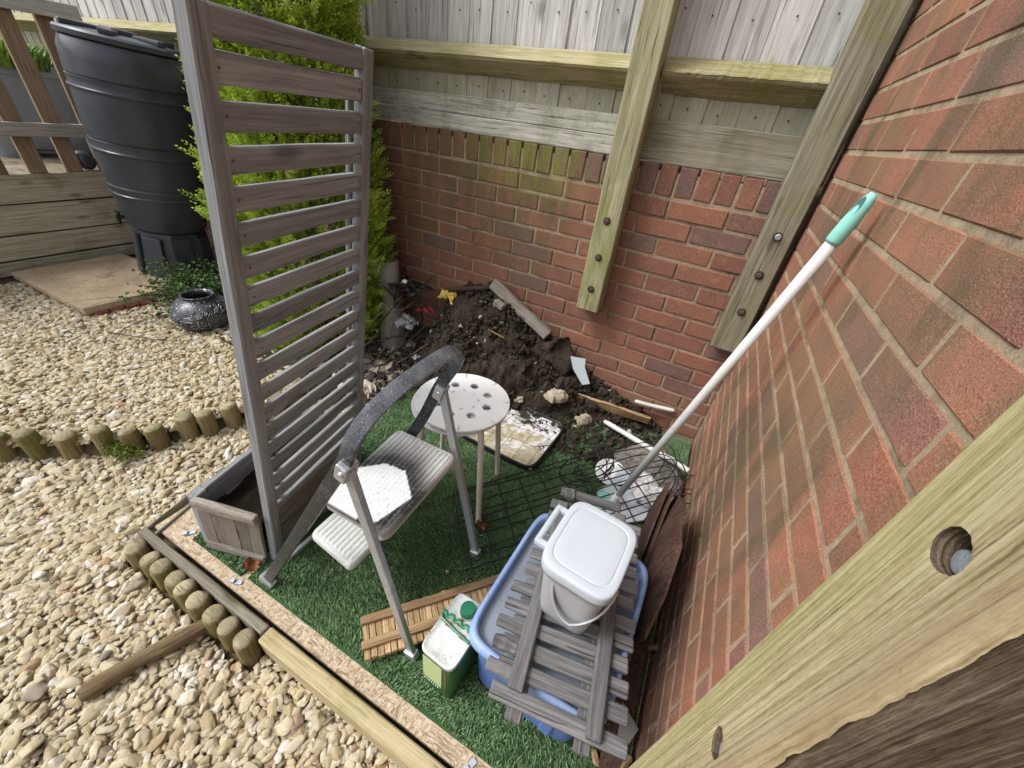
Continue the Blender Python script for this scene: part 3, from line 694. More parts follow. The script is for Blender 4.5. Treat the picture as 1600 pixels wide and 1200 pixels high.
# ---- gravel: pebbles instanced on points (one mass nobody could count)
def gn_pebbles(name, P, R, S, I, mat, rough=.33, seed0=0, flatness=.6):
    me = bpy.data.meshes.new(name); me.from_pydata([tuple(p) for p in P], [], [])
    for nm, arr, ty, key in (('rot', R, 'FLOAT_VECTOR', 'vector'), ('scl', S, 'FLOAT_VECTOR', 'vector'), ('idx', I, 'INT', 'value')):
        a = me.attributes.new(nm, ty, 'POINT'); a.data.foreach_set(key, np.asarray(arr).ravel())
    o = link(name, me); g = bpy.data.node_groups.new(name, 'GeometryNodeTree')
    g.interface.new_socket('Geometry', in_out='INPUT', socket_type='NodeSocketGeometry'); g.interface.new_socket('Geometry', in_out='OUTPUT', socket_type='NodeSocketGeometry')
    N = g.nodes.new; gi, go = N('NodeGroupInput'), N('NodeGroupOutput'); L = g.links.new
    join = N('GeometryNodeJoinGeometry')
    for k in range(7):
        ico = N('GeometryNodeMeshIcoSphere'); ico.inputs['Subdivisions'].default_value = 3; ico.inputs['Radius'].default_value = 1
        pos = N('GeometryNodeInputPosition'); nz = N('ShaderNodeTexNoise'); nz.inputs['Scale'].default_value = .75; nz.inputs['Detail'].default_value = 1.2
        ad = N('ShaderNodeVectorMath'); ad.operation = 'ADD'; ad.inputs[1].default_value = (k * 7.3 + seed0, k * 3.1, 1)
        L(pos.outputs[0], ad.inputs[0]); L(ad.outputs[0], nz.inputs['Vector'])
        sb = N('ShaderNodeVectorMath'); sb.operation = 'SUBTRACT'; sb.inputs[1].default_value = (.5, .5, .5); L(nz.outputs['Color'], sb.inputs[0])
        sc = N('ShaderNodeVectorMath'); sc.operation = 'SCALE'; sc.inputs['Scale'].default_value = rough * 4.2; L(sb.outputs[0], sc.inputs[0])
        sp = N('GeometryNodeSetPosition'); L(ico.outputs['Mesh'], sp.inputs['Geometry']); L(sc.outputs[0], sp.inputs['Offset'])
        sm = N('GeometryNodeSetShadeSmooth'); L(sp.outputs[0], sm.inputs[0])
        mt = N('GeometryNodeSetMaterial'); mt.inputs['Material'].default_value = mat; L(sm.outputs[0], mt.inputs['Geometry'])
        ti = N('GeometryNodeGeometryToInstance'); L(mt.outputs[0], ti.inputs[0]); L(ti.outputs[0], join.inputs[0])
    iop = N('GeometryNodeInstanceOnPoints'); L(gi.outputs[0], iop.inputs['Points']); L(join.outputs[0], iop.inputs['Instance']); iop.inputs['Pick Instance'].default_value = True
    for nm, ty, tgt in (('rot', 'FLOAT_VECTOR', 'Rotation'), ('scl', 'FLOAT_VECTOR', 'Scale'), ('idx', 'INT', 'Instance Index')):
        na = N('GeometryNodeInputNamedAttribute'); na.data_type = ty; na.inputs['Name'].default_value = nm; L(na.outputs['Attribute'], iop.inputs[tgt])
    L(iop.outputs[0], go.inputs[0])
    md = o.modifiers.new('scatter', 'NODES'); md.node_group = g; me.materials.append(mat)
    return o
FLx = np.array([p[0] for p in FL]); FLy = np.array([p[1] + .02 for p in FL])
def ground_z(P):
    """upper bed behind the curved logs, lower path in front"""
    xe = np.interp(P[:, 1], FLy, FLx)      # x of the log line at this y
    upper = (P[:, 0] < xe) & (P[:, 1] > FLy[0] + .0)
    far = P[:, 0] < -3.0
    return np.where(upper, -.012, -.088) + .008 * np.sin(P[:, 0] * 5) * np.cos(P[:, 1] * 6)
def scatter(rects, sp, zoff, size, seed):
    rng = np.random.default_rng(seed); out = []
    for (x0, y0, x1, y1) in rects:
        gx, gy = np.meshgrid(np.arange(x0, x1, sp), np.arange(y0, y1, sp)); p = np.stack([gx.ravel(), gy.ravel()], 1)
        out.append(p + rng.uniform(-.5, .5, p.shape) * sp)
    P = np.concatenate(out)
    keep = ~((P[:, 0] > -1.62) & (P[:, 1] > -1.615)) & ~((P[:, 0] > -1.6) & (P[:, 1] > -1.69) & (P[:, 0] < -.99)) 
    keep &= ~((P[:, 0] < -4.25) & (P[:, 1] > -1.9))
    P = P[keep]; n = len(P)
    s = size * np.exp(rng.normal(0, .34, n)); s = np.clip(s, size * .4, size * 1.8)
    S = np.stack([s * rng.uniform(.95, 1.5, n), s * rng.uniform(.7, 1.0, n), s * rng.uniform(.38, .7, n)], 1)
    R = np.stack([rng.normal(0, .32, n), rng.normal(0, .32, n), rng.uniform(0, 6.283, n)], 1)
    z = ground_z(P) + zoff + rng.uniform(-.004, .006, n)
    return np.c_[P, z], R, S, rng.integers(0, 7, n)
parts = []
R1 = [(-2.2, -2.55, -.25, -1.615), (-4.3, -2.35, -1.62, .0)]
parts.append(scatter(R1, .0135, -.015, .0088, 21)); parts.append(scatter(R1, .0155, -.005, .0093, 22)); parts.append(scatter(R1, .036, .0, .0120, 23))
P, R, S, I = (np.concatenate([p[k] for p in parts]) for k in range(4))
# dark soil corner stays free of pale pebbles
k = ~((P[:, 0] > -2.35) & (P[:, 1] > -.62)) & ~((P[:, 0] > -1.9) & (P[:, 1] > -.75))
P, R, S, I = P[k], R[k], S[k], I[k]
print('pebbles', len(P))
tag(gn_pebbles('gravel', P, R, S, I, M_['pebble']), 'pale cream and honey coloured gravel covering the garden', 'gravel', kind='stuff')
# bed beneath pebbles
def bed():
    xs = np.linspace(-5.4, .1, 90); ys = np.linspace(-3.2, .05, 70); gx, gy = np.meshgrid(xs, ys); P = np.stack([gx.ravel(), gy.ravel()], 1)
    z = ground_z(P) - .024; z[(P[:, 0] > -1.6) & (P[:, 1] > -1.6)] = -.12
    mb = MB(); n = len(xs)
    mb.add([(p[0], p[1], q) for p, q in zip(P, z)], [(j * n + i, j * n + i + 1, (j + 1) * n + i + 1, (j + 1) * n + i) for j in range(len(ys) - 1) for i in range(n - 1)])
    return tag(mb.build('path', M_['ground'], smooth=True), 'sandy bed beneath the gravel', kind='structure')
bed()
# stick lying in the gravel
def stick(name, pts, r, mat, label, cat, n=12, rough=.12, parent=None):
    pts = [V(p) for p in pts]; fine = []
    for i in range(len(pts) - 1):
        for k in range(10): fine.append(pts[i].lerp(pts[i + 1], k / 10))
    fine.append(pts[-1]); rs = [r * (1 + rough * mnoise.noise(p * 14)) for p in fine]; rs[0] *= .75; rs[-1] *= .75
    mb = MB(); mb.tube(fine, rs, n); c = fine[len(fine) // 2]
    X = (pts[-1] - pts[0]).normalized(); Z = V((0, 0, 1)); Y = Z.cross(X)
    if Y.length < .1: Y = V((0, 1, 0))
    Y.normalize(); Z = X.cross(Y)
    M = Matrix(((X.x, Y.x, Z.x, c.x), (X.y, Y.y, Z.y, c.y), (X.z, Y.z, Z.z, c.z), (0, 0, 0, 1))); Mi = M.inverted()
    mb.v = [tuple(Mi @ V(v)) for v in mb.v]
    o = mb.build(name, M_[mat], parent, smooth=True, M=M, auto=.9)
    return tag(o, label, cat) if label else o
stick('half_round_stake', [(-1.275, -1.915, -.066), (-1.24, -1.81, -.06), (-1.175, -1.66, -.058)], .021, 'stick_wood', 'long brown split wooden stake lying across the gravel against the round logs', 'stake', rough=.18)
# ---- deck with fascia planks
dk = thing('timber_deck', (-5, -.8, 0), 'raised timber deck with ribbed boards and wide weathered fascia planks behind the water butt', 'deck')
for za, zb in ((.008, .088), (.1, .242), (.25, .425), (.435, .582)):
    plank('fascia_plank', (-4.32, -2.0, (za + zb) / 2), (-4.32, .0, (za + zb) / 2), .03, zb - za, M_['deck_wood'], dk, bev=.004, jit=.0015)
mb = MB(); mb.box((-4.345, -1, .29), (.02, 2, .6)); mb.build('frame', M_['hole'], dk)
for i in range(14):
    x = -4.36 - .125 * i; mb = MB(); mb.box((0, 0, 0), (.118, 2.0, .02))
    for q in range(9): mb.box((-.052 + q * .013, 0, .012), (.007, 2.0, .006))
    mb.build('deck_board', M_['deck_wood'], dk, M=Matrix.Translation((x, -1.0, .585)))
# ---- balustrade
bl = thing('balustrade', (-4.3, -.8, .6), 'weathered brown timber balustrade along the deck edge beside the water butt', 'balustrade')
plank('rail', (-4.285, -2, .848), (-4.285, -.24, .848), .035, .074, M_['rail_wood'], bl)
plank('rail', (-4.285, -2, 1.475), (-4.285, -.12, 1.475), .035, .08, M_['rail_wood'], bl)
for i in range(8):
    y = -.29 - .182 * i; plank('baluster', (-4.325, y, .6), (-4.325, y, 1.5), .03, .088, M_['baluster_wood'], bl, up=(0, 1, 0), jit=.001)
# ---- things on the deck
pl = thing('trough_planter', (-5.1, -.25, .6), 'large grey ribbed trough planter standing on the deck behind the balustrade', 'planter')
mb = MB(); prof = [(.8, 0), (.84, .03), (.9, .1), (.905, .12), (.93, .4), (.94, .41), (.955, .5), (1, .505), (1, .575), (.95, .58), (.93, .5)]
mb.lathe([(r, z) for r, z in prof], n=48, sx=.19, sy=.34, power=6); mb.build('trough', M_['planter_grey'], pl, smooth=True, auto=.5, M=Matrix.Translation((-5.12, -.33, .6)))
def strap_plant(name, loc, n, h, rad, mat, label, cat, wd=.012):
    mb = MB(); sh = []
    for i in range(n):
        a = random.uniform(0, 6.283); rr = rad * math.sqrt(random.random()); bx, by = math.cos(a) * rr, math.sin(a) * rr
        hh = h * random.uniform(.5, 1.1); la = a + random.uniform(-.6, .6); ln = hh * random.uniform(.3, .9)
        w0 = wd * random.uniform(.6, 1.2); px, py = -math.sin(la) * w0, math.cos(la) * w0; vs = []
        for k in range(5):
            u = k / 4; x = bx + math.cos(la) * ln * u * u; y = by + math.sin(la) * ln * u * u; z = hh * (u - .35 * u * u); q = (1 - u ** 1.5)
            vs += [(x - px * q, y - py * q, z), (x + px * q, y + py * q, z)]
        s0 = random.random(); sh += [s0] * 10
        mb.add(vs, [(2 * k, 2 * k + 1, 2 * k + 3, 2 * k + 2) for k in range(4)])
    me = mb.mesh(name); at = me.attributes.new('shade', 'FLOAT', 'POINT')
    at.data.foreach_set('value', np.array(sh[:len(me.vertices)] + [0.5] * (len(me.vertices) - len(sh)), 'f'))
    return tag(link(name, me, M_[mat], M=Matrix.Translation(loc)), label, cat)
strap_plant('leafy_plant', (-5.12, -.33, 1.14), 420, .26, .27, 'grassplant', 'bright green strappy plants growing in the grey trough planter on the deck', 'plant')
mb = MB(); mb.lathe([(.001, -.09)] + [(.09 * math.cos(a), .09 * math.sin(a)) for a in np.linspace(-1.4, 1.4, 12)] + [(.001, .09)], n=24)
tag(mb.build('green_ball', M_['ball_green'], smooth=True, M=Matrix.Translation((-5.05, -.62, 1.35))), 'shiny sea-green ball among the plants at the left edge', 'ball')
la = thing('lattice_panel', (-5.38, -.3, 1.2), 'white diamond lattice panel behind the deck planter', 'lattice')
for sgn in (1, -1):
    for i in range(16):
        y0 = -1.75 + i * .085; mb = MB(); plank('lath', (-5.38 + sgn * .006, y0, 1.0 if sgn > 0 else 1.75), (-5.38 + sgn * .006, y0 + .42, 1.75 if sgn > 0 else 1.0), .012, .006, M_['white'], la, up=(1, 0, 0), bev=0, sub=0)
hz = tag(MB().tube([(-5.3, -.9, .63), (-5.12, -.62, .64), (-4.95, -.42, .635), (-4.8, -.3, .64), (-4.7, -.1, .63)], .022, 10).build('hose', M_['black_bag'], smooth=True), 'black hose lying on the deck boards behind the balusters', 'hose')
mb = MB(); mb.lathe([(.001, -.056)] + [(.056 * math.cos(a), .056 * math.sin(a) * 1.15) for a in np.linspace(-1.4, 1.4, 12)] + [(.001, .062)], n=24)
tag(mb.build('lamp_head', M_['butt'], smooth=True, M=Matrix.Translation((-4.36, -.385, .665)) @ Matrix.Rotation(.7, 4, 'X')), 'round black lamp head resting on the deck edge under the lower rail', 'lamp')
# ---- water butt
BX, BY = -3.72, -.33
wb = thing('water_butt', (BX, BY, -.03), 'tall dark grey plastic water butt with lid and tap on a black stand', 'water butt')
MBt = Matrix.Translation((BX, BY, -.01)) @ Matrix.Rotation(math.radians(6), 4, V((-.5, .85, 0)))
def brl(z):
    return float(np.interp(z, [.36, .375, .45, .6, .8, 1.0, 1.2, 1.3, 1.345, 1.36], [.205, .222, .245, .268, .284, .292, .294, .29, .272, .25])) * .95
zz = [.36, .368, .375, .40, .43, .46, .5, .54]; prof = [(brl(z), z) for z in zz]
for zr in (.575, .82, 1.12):
    prof += [(brl(zr - .02), zr - .02), (brl(zr) - .001, zr - .004), (brl(zr) + .006, zr), (brl(zr) + .007, zr + .009), (brl(zr) + .001, zr + .013), (brl(zr), zr + .016), (brl(zr + .05), zr + .05), (brl(zr) - .001 + .003, zr + .056), (brl(zr + .06) - .006, zr + .060), (brl(zr + .06) - .006, zr + .064), (brl(zr + .07), zr + .068)]
    if zr < 1: prof += [(brl(z), z) for z in np.linspace(zr + .1, zr + .2, 4)]
prof += [(brl(z), z) for z in (1.22, 1.26, 1.3, 1.33, 1.345, 1.355, 1.36)]
mb = MB(); mb.lathe(prof, n=72); mb.build('barrel', M_['butt'], wb, smooth=True, M=MBt, auto=.45)
lid = MB(); lid.lathe([(.25, 1.352), (.27, 1.356), (.272, 1.378), (.26, 1.388), (.1, 1.40), (.001, 1.402)], n=64)
lo = lid.build('lid', M_['butt'], wb, smooth=True, M=MBt, auto=.6)
mb = MB()
for a in range(0, 360, 60):
    ar = math.radians(a + 20); mb.box((math.cos(ar) * .17, math.sin(ar) * .17, 1.402), (.15, .05, .026), Matrix.Rotation(ar, 3, 'Z'))
mb.box((0, 0, 1.41), (.13, .13, .026)); mb.build('grip', M_['butt'], lo, M=MBt, bev=.008)
mb = MB(); mb.lathe([(.24, -.06), (.236, .0), (.20, .35), (.18, .36)], n=8, cap=True); mb.build('stand', M_['butt'], wb, M=MBt @ Matrix.Rotation(.3, 4, 'Z'), bev=.008)
for a in (-150, -105, -60, -15, 30):
    ar = math.radians(a); mb = MB(); mb.box((0, 0, 0), (.02, .11, .34), Matrix.Rotation(-.09, 3, 'Y'))
    mb.build('stand_panel', M_['butt'], wb, M=MBt @ Matrix.Rotation(ar, 4, 'Z') @ Matrix.Translation((.212, 0, .155)), bev=.006)
ta = math.radians(-105)
mb = MB(); tdir = V((math.cos(ta), math.sin(ta), 0)); p0 = tdir * .205 + V((0, 0, .42))
mb.tube([p0 - tdir * .03, p0 + tdir * .06], .013, 10); mb.tube([p0 + tdir * .045 + V((0, 0, .02)), p0 + tdir * .05 - V((0, 0, .045))], .010, 10); mb.box(p0 + tdir * .045 + V((0, 0, .03)), (.05, .012, .012)); mb.tube([p0, p0 + tdir * .012], .02, 12)
mb.build('tap', M_['black_wire'], wb, M=MBt)
# ---- slab on loose bricks
sl_ = tag(link('stone_slab', bevbox((.86, .60, .042), .004, .002, sub=4), M_['slab'], M=Matrix.Translation((-3.80, -.74, .035)) @ Matrix.Rotation(.02, 4, 'Z')), 'sandy square slab lying on a row of loose bricks in front of the water butt', 'slab')
sh_pos = [(-3.40, -.96, 0.0), (-3.40, -.885, 0), (-3.40, -.81, 0), (-3.40, -.735, 0), (-3.40, -.66, 0), (-3.40, -.585, 0)]
for i, (x, y, a) in enumerate(sh_pos):
    tag(link('loose_brick', bevbox((.1, .068, .05), .004, .002), M_['red_brick'], M=Matrix.Translation((x, y, -.008)) @ Matrix.Rotation(random.uniform(-.05, .05), 4, 'Z')), 'red brick standing in a row under the edge of the sandy slab', 'brick', 'bricks under the slab')
# ================================================================== CONIFER
def frond_mesh(n, base_fn, seed, leaf=.011, length=.11, nb=9):
    """many flat feathery sprays joined; base_fn(rng) gives (pos, dir)"""
    rng = np.random.default_rng(seed); vs = []; fs = []; sh = []
    for _ in range(n):
        p, dr, s0 = base_fn(rng); dr = dr / np.linalg.norm(dr)
        side = np.cross(dr, rng.normal(0, 1, 3)); side /= np.linalg.norm(side); nrm = np.cross(dr, side)
        L = length * rng.uniform(.55, 1.25); curve = rng.normal(0, .18)
        for b in range(nb):
            u = (b + .5) / nb; q = p + dr * L * u + nrm * curve * L * u * u
            bl = L * .42 * (1 - u * .75)
            for sg in ((1, -1) if b < nb - 1 else (0,)):
                d2 = dr * .75 + side * sg * .75 + nrm * rng.normal(0, .25); d2 /= np.linalg.norm(d2)
                w = np.cross(d2, nrm); w /= np.linalg.norm(w); 
                m = 2 if bl > .02 else 1
                a0 = q
                for k in range(m):
                    l = bl / m; wd = leaf * .30
                    jit = rng.normal(0, .22, 3); d3 = d2 + jit * (k > 0); e = a0 + d3 * l
                    mid = a0 + d3 * l * .45
                    i = len(vs); vs += [a0, mid + w * wd, e, mid - w * wd]; fs.append((i, i + 1, i + 2, i + 3))
                    s = float(np.clip(s0 + (u - .5) * .35 + rng.normal(0, .1), 0, 1)); sh += [s] * 4
                    a0 = mid
    me = bpy.data.meshes.new('crown'); me.from_pydata([tuple(v) for v in vs], [], fs); me.update()
    at = me.attributes.new('shade', 'FLOAT', 'POINT'); at.data.foreach_set('value', np.array(sh, 'f')); return me
CX, CY = -2.12, -.38
ct = thing('conifer', (CX, CY, -.02), 'bushy bright yellow-green conifer growing behind the slatted trellis', 'conifer tree')
def crown_r(z, a):
    base = np.interp(z, [0, .25, .7, 1.2, 1.9, 2.5], [.27, .32, .34, .30, .27, .12])
    return base * (1 + .16 * mnoise.noise(V((math.cos(a) * 1.7, math.sin(a) * 1.7, z * 3.2))) + .13 * mnoise.noise(V((math.cos(a) * 4, math.sin(a) * 4, z * 8 + 9))))
def cf(rng):
    z = rng.uniform(.02, 2.35) ; a = rng.uniform(0, 6.283); R = crown_r(z, a)
    t = rng.uniform(.5, 1) ** .5; r = R * t * rng.choice([1, 1, .93])
    p = np.array([CX + math.cos(a) * r, CY + math.sin(a) * r, z]); d = np.array([math.cos(a) * .9, math.sin(a) * .9, .95 + rng.normal(0, .35)]) + rng.normal(0, .25, 3)
    clump = .5 + .5 * mnoise.noise(V((p[0] * 7, p[1] * 7, p[2] * 7)))
    return p, d, np.clip(clump + rng.normal(0, .12), 0, 1)
def cf2(rng):
    while True:
        p, d, s = cf(rng)
        if p[1] < -.02 and not (p[0] > -1.9 and p[2] < .12): return p, d, s
tag(link('crown', frond_mesh(13000, cf2, 5, leaf=.014, length=.092, nb=8), M_['conifer'], ct), kind='stuff')
mb = MB(); mb.tube([(CX, CY, -.1), (CX + .02, CY, .6), (CX, CY, 1.4), (CX, CY, 2.3)], [.05, .045, .03, .01], 12); mb.build('trunk', M_['bark'], ct, smooth=True)
lm = MB()
for i in range(90):
    z = random.uniform(.15, 2.1); a = random.uniform(0, 6.28); R = crown_r(z, a) * .8
    lm.tube([(CX, CY, z), (CX + math.cos(a) * R * .6, CY + math.sin(a) * R * .6, z + .08), (CX + math.cos(a) * R, CY + min(math.sin(a) * R, .36), z + .22)], [.01, .006, .002], 5)
lm.build('limbs', M_['bark'], ct)
# ================================================================== LEANING TRELLIS PLANTER
O = V((-1.14, -1.465, 0)); S_ = V((-.167, .986, 0)).normalized(); D_ = V((.13, .035, .991)).normalized(); W_ = V((-.955, -.27, .03)).normalized()
TP = lambda s, t, w: O + S_ * s + D_ * t + W_ * w
NW_ = W_.cross(D_).normalized()
tp = thing('trellis_planter', TP(.23, 0, .12), 'grey stained wooden planter with a tall slatted trellis screen, leaning to the right', 'planter')
gw = M_['grey_wood']
N_ = S_.cross(D_)   # roughly +x side normal
for s in (.045, .422): plank('post', TP(s - (.024 if s < .1 else 0) * 1, -.005, .013), TP(s + .008, 1.345, .013), .028, .032, gw, tp, up=-S_, bev=.003, jit=.0008, sub=12)
plank('rail', TP(.062, 1.324, .013), TP(.41, 1.324, .013), .026, .038, gw, tp, up=D_)
for k in range(18): plank('slat', TP(.06 - .0012 * k, 1.2915 - .0612 * k - .021 + random.uniform(-.0012, .0012), .010), TP(.412, 1.2915 - .0612 * k - .021 + random.uniform(-.0012, .0012), .010), .013, .042, gw, tp, up=D_, jit=.0008)
for s in (.066, .398): plank('batten', TP(s, .22, .026), TP(s, 1.29, .026), .012, .014, gw, tp, up=-S_)
plank('rail', TP(.045, .205, .018), TP(.424, .205, .018), .03, .05, M_['grey_wood_pale'], tp, up=D_)
Wd = .245
for s in (.02, .45): plank('corner_post', TP(s, -.005, Wd), TP(s, .238, Wd), .026, .04, gw, tp, up=-S_)
for s in (-.004, .474):
    plank('end_rail', TP(s, .226, .03), TP(s, .226, Wd - .012), .022, .03, M_['grey_wood_pale'], tp, up=D_)
    plank('end_rail', TP(s, .012, .03), TP(s, .012, Wd - .012), .018, .026, M_['grey_wood_pale'], tp, up=D_)
    for i in range(5):
        ww = .03 + (Wd - .042) * (i + .5) / 5; so_ = s + (.006 + .0012 * (i % 2)) * (1 if s < .1 else -1); plank('panel_board', TP(so_, .022, ww), TP(so_, .214, ww), (Wd - .042) / 5 * .99, .01, M_['panel_wood'], tp, up=NW_, bev=.001)
plank('side_rail', TP(.04, .222, Wd), TP(.43, .222, Wd), .02, .036, gw, tp, up=D_)
for i in range(4): plank('side_board', TP(.04, .03 + .048 * i, Wd - .004), TP(.43, .03 + .048 * i, Wd - .004), .01, .046, gw, tp, up=D_)
for i in range(4): plank('side_board', TP(.046, .02 + .047 * i, .012), TP(.424, .02 + .047 * i, .012), .01, .045, M_['panel_wood'], tp, up=D_)
mb = MB(); n = 24; vs = []
for i in range(n):
    for j in range(n):
        s = .03 + .41 * i / (n - 1); ww = .03 + (Wd - .035) * j / (n - 1); q = TP(s, .15, ww); vs.append((q.x, q.y, q.z + .022 * mnoise.noise(V((s * 14, ww * 14, 0))) + .008 * mnoise.noise(V((s * 60, ww * 60, 0)))))
mb.add(vs, [(i * n + j, i * n + j + 1, (i + 1) * n + j + 1, (i + 1) * n + j) for i in range(n - 1) for j in range(n - 1)])
tag(mb.build('soil', M_['soil_dark'], tp, smooth=True), kind='stuff')
for s, t in ((-.002, 1.30),):
    mb = MB(); mb.lathe([(.0045, 0), (.004, .002), (.001, .003)], n=12); mb.build('screw', M_['bolt'], tp, smooth=True, M=frame(TP(-.002, 1.335, .048), TP(-.003, 1.335, .049), (0, 0, 1)))
for k in range(18):
    for s in (.071, .400):
        q = TP(s, 1.2915 - .0612 * k - .021, .0025); mb = MB(); mb.lathe([(.0021, 0), (.0018, .0008)], n=8); mb.build('screw', M_['bolt_rust'], tp, M=frame(q, q - N_.normalized() * -.001, (0, 0, 1)) @ Matrix.Rotation(math.pi / 2, 4, 'Y'))
# ================================================================== STEP LADDER
ld = thing('step_ladder', (-.86, -1.32, 0), 'folding two-step metal stepladder with paint-splattered white treads and black sprayed handrail hoop', 'stepladder')
def xz(t, a, b): return V(a).lerp(V(b), t)
A1, A2 = V((-1.111, -1.515, 0)), V((-1.115, -1.165, 0)); B1, B2 = V((-.605, -1.452, 0)), V((-.613, -1.108, 0))
P1, P2 = V((-.716, -1.472, .700)), V((-.757, -1.13, .657))
H1, H2 = V((-.645, -1.478, .815)), V((-.70, -1.13, .775))
def smoothpath(ctrl, n=8):
    out = []; c = [ctrl[0] * 2 - ctrl[1]] + ctrl + [ctrl[-1] * 2 - ctrl[-2]]
    for i in range(1, len(c) - 2):
        for k in range(n):
            t = k / n; a, b, cc, d = c[i - 1], c[i], c[i + 1], c[i + 2]
            out.append(.5 * ((2 * b) + (cc - a) * t + (2 * a - 5 * b + 4 * cc - d) * t * t + (3 * b - a - 3 * cc + d) * t ** 3))
    out.append(ctrl[-1]); return out
hoop_c = [A1, A1.lerp(P1, .4), A1.lerp(P1, .8), P1, V((-.701, -1.471, .733)), V((-.689, -1.463, .770)), V((-.677, -1.435, .806)), V((-.670, -1.385, .828)), V((-.668, -1.33, .835)), V((-.672, -1.25, .832)), V((-.676, -1.195, .823)), V((-.684, -1.156, .793)), V((-.712, -1.138, .738)), P2, V((-.845, -1.13, .465)), P2.lerp(A2, .8), A2]
HC = smoothpath(hoop_c, 8)
def strap(name, path, wd, th, mat, parent, wdir, pw=4):
    """flattened tube with its broad side along wdir"""
    mb = MB(); rings = []; n = 14 if pw == 4 else 24
    for i, p in enumerate(path):
        t = (path[min(i + 1, len(path) - 1)] - path[max(i - 1, 0)]).normalized(); wv = wdir(i, t); wv = (wv - t * wv.dot(t)).normalized(); b = t.cross(wv)
        for k in range(n):
            a = 2 * math.pi * k / n; ca, sa = math.cos(a), math.sin(a); q = (abs(ca) ** pw + abs(sa) ** pw) ** (-1 / pw)
            mb.v.append(tuple(p + wv * ca * q * wd / 2 + b * sa * q * th / 2))
    for i in range(len(path) - 1):
        for k in range(n): mb.f.append((i * n + k, i * n + (k + 1) % n, (i + 1) * n + (k + 1) % n, (i + 1) * n + k))
    mb.f.append(tuple(range(n))[::-1]); mb.f.append(tuple((len(path) - 1) * n + k for k in range(n)))
    return mb.build(name, mat, parent, smooth=True, auto=.8 if pw == 4 else .45)
fwd = V((.8, 0, -.5)).normalized()
hoop = strap('hoop', HC, .031, .011, M_['hoop'], ld, lambda i, t: fwd, 8)
for q, col in ((A1, 'steel'), (A2, 'steel'), (B1, 'steel'), (B2, 'steel')):
    top = (P1 if q is A1 else P2 if q is A2 else P1 if q is B1 else P2); dd = (top - q).normalized()
    mb = MB(); mb.box((0, 0, 0), (.03, .05 if q in (A1, A2) else .034, .024)); mb.build('foot', M_['steel'], ld, bev=.003, M=frame(q - dd * .004, q + dd * .022, (0, 1, 0)))
for P_, B_ in ((P1 + V((.012, .0, -.004)), B1), (P2 + V((.012, 0, -.004)), B2)):
    strap('rear_leg', [P_.lerp(B_, k / 12) for k in range(13)], .024, .014, M_['leg_metal'], ld, lambda i, t: V((.9, 0, .3)), 12)
    mb = MB(); mb.box((0, 0, 0), (.042, .026, .034)); mb.build('hinge', M_['leg_metal'], ld, bev=.004, M=frame(P_ + V((0, 0, .012)), P_ - V((0.01, 0, .02)), (0, 1, 0)))
    mb = MB(); mb.lathe([(.006, 0), (.006, .003), (.003, .005)], n=14); mb.build('rivet', M_['steel'], ld, smooth=True, M=Matrix.Translation(P_ + V((.0, -.016, 0))) @ Matrix.Rotation(math.pi / 2, 4, 'X'))
mb = MB(); a1, a2 = A1.lerp(P1, .12), A2.lerp(P2, .12); mb.tube([a1, a2], .008, 8); mb.build('cross_bar', M_['leg_metal'], ld)
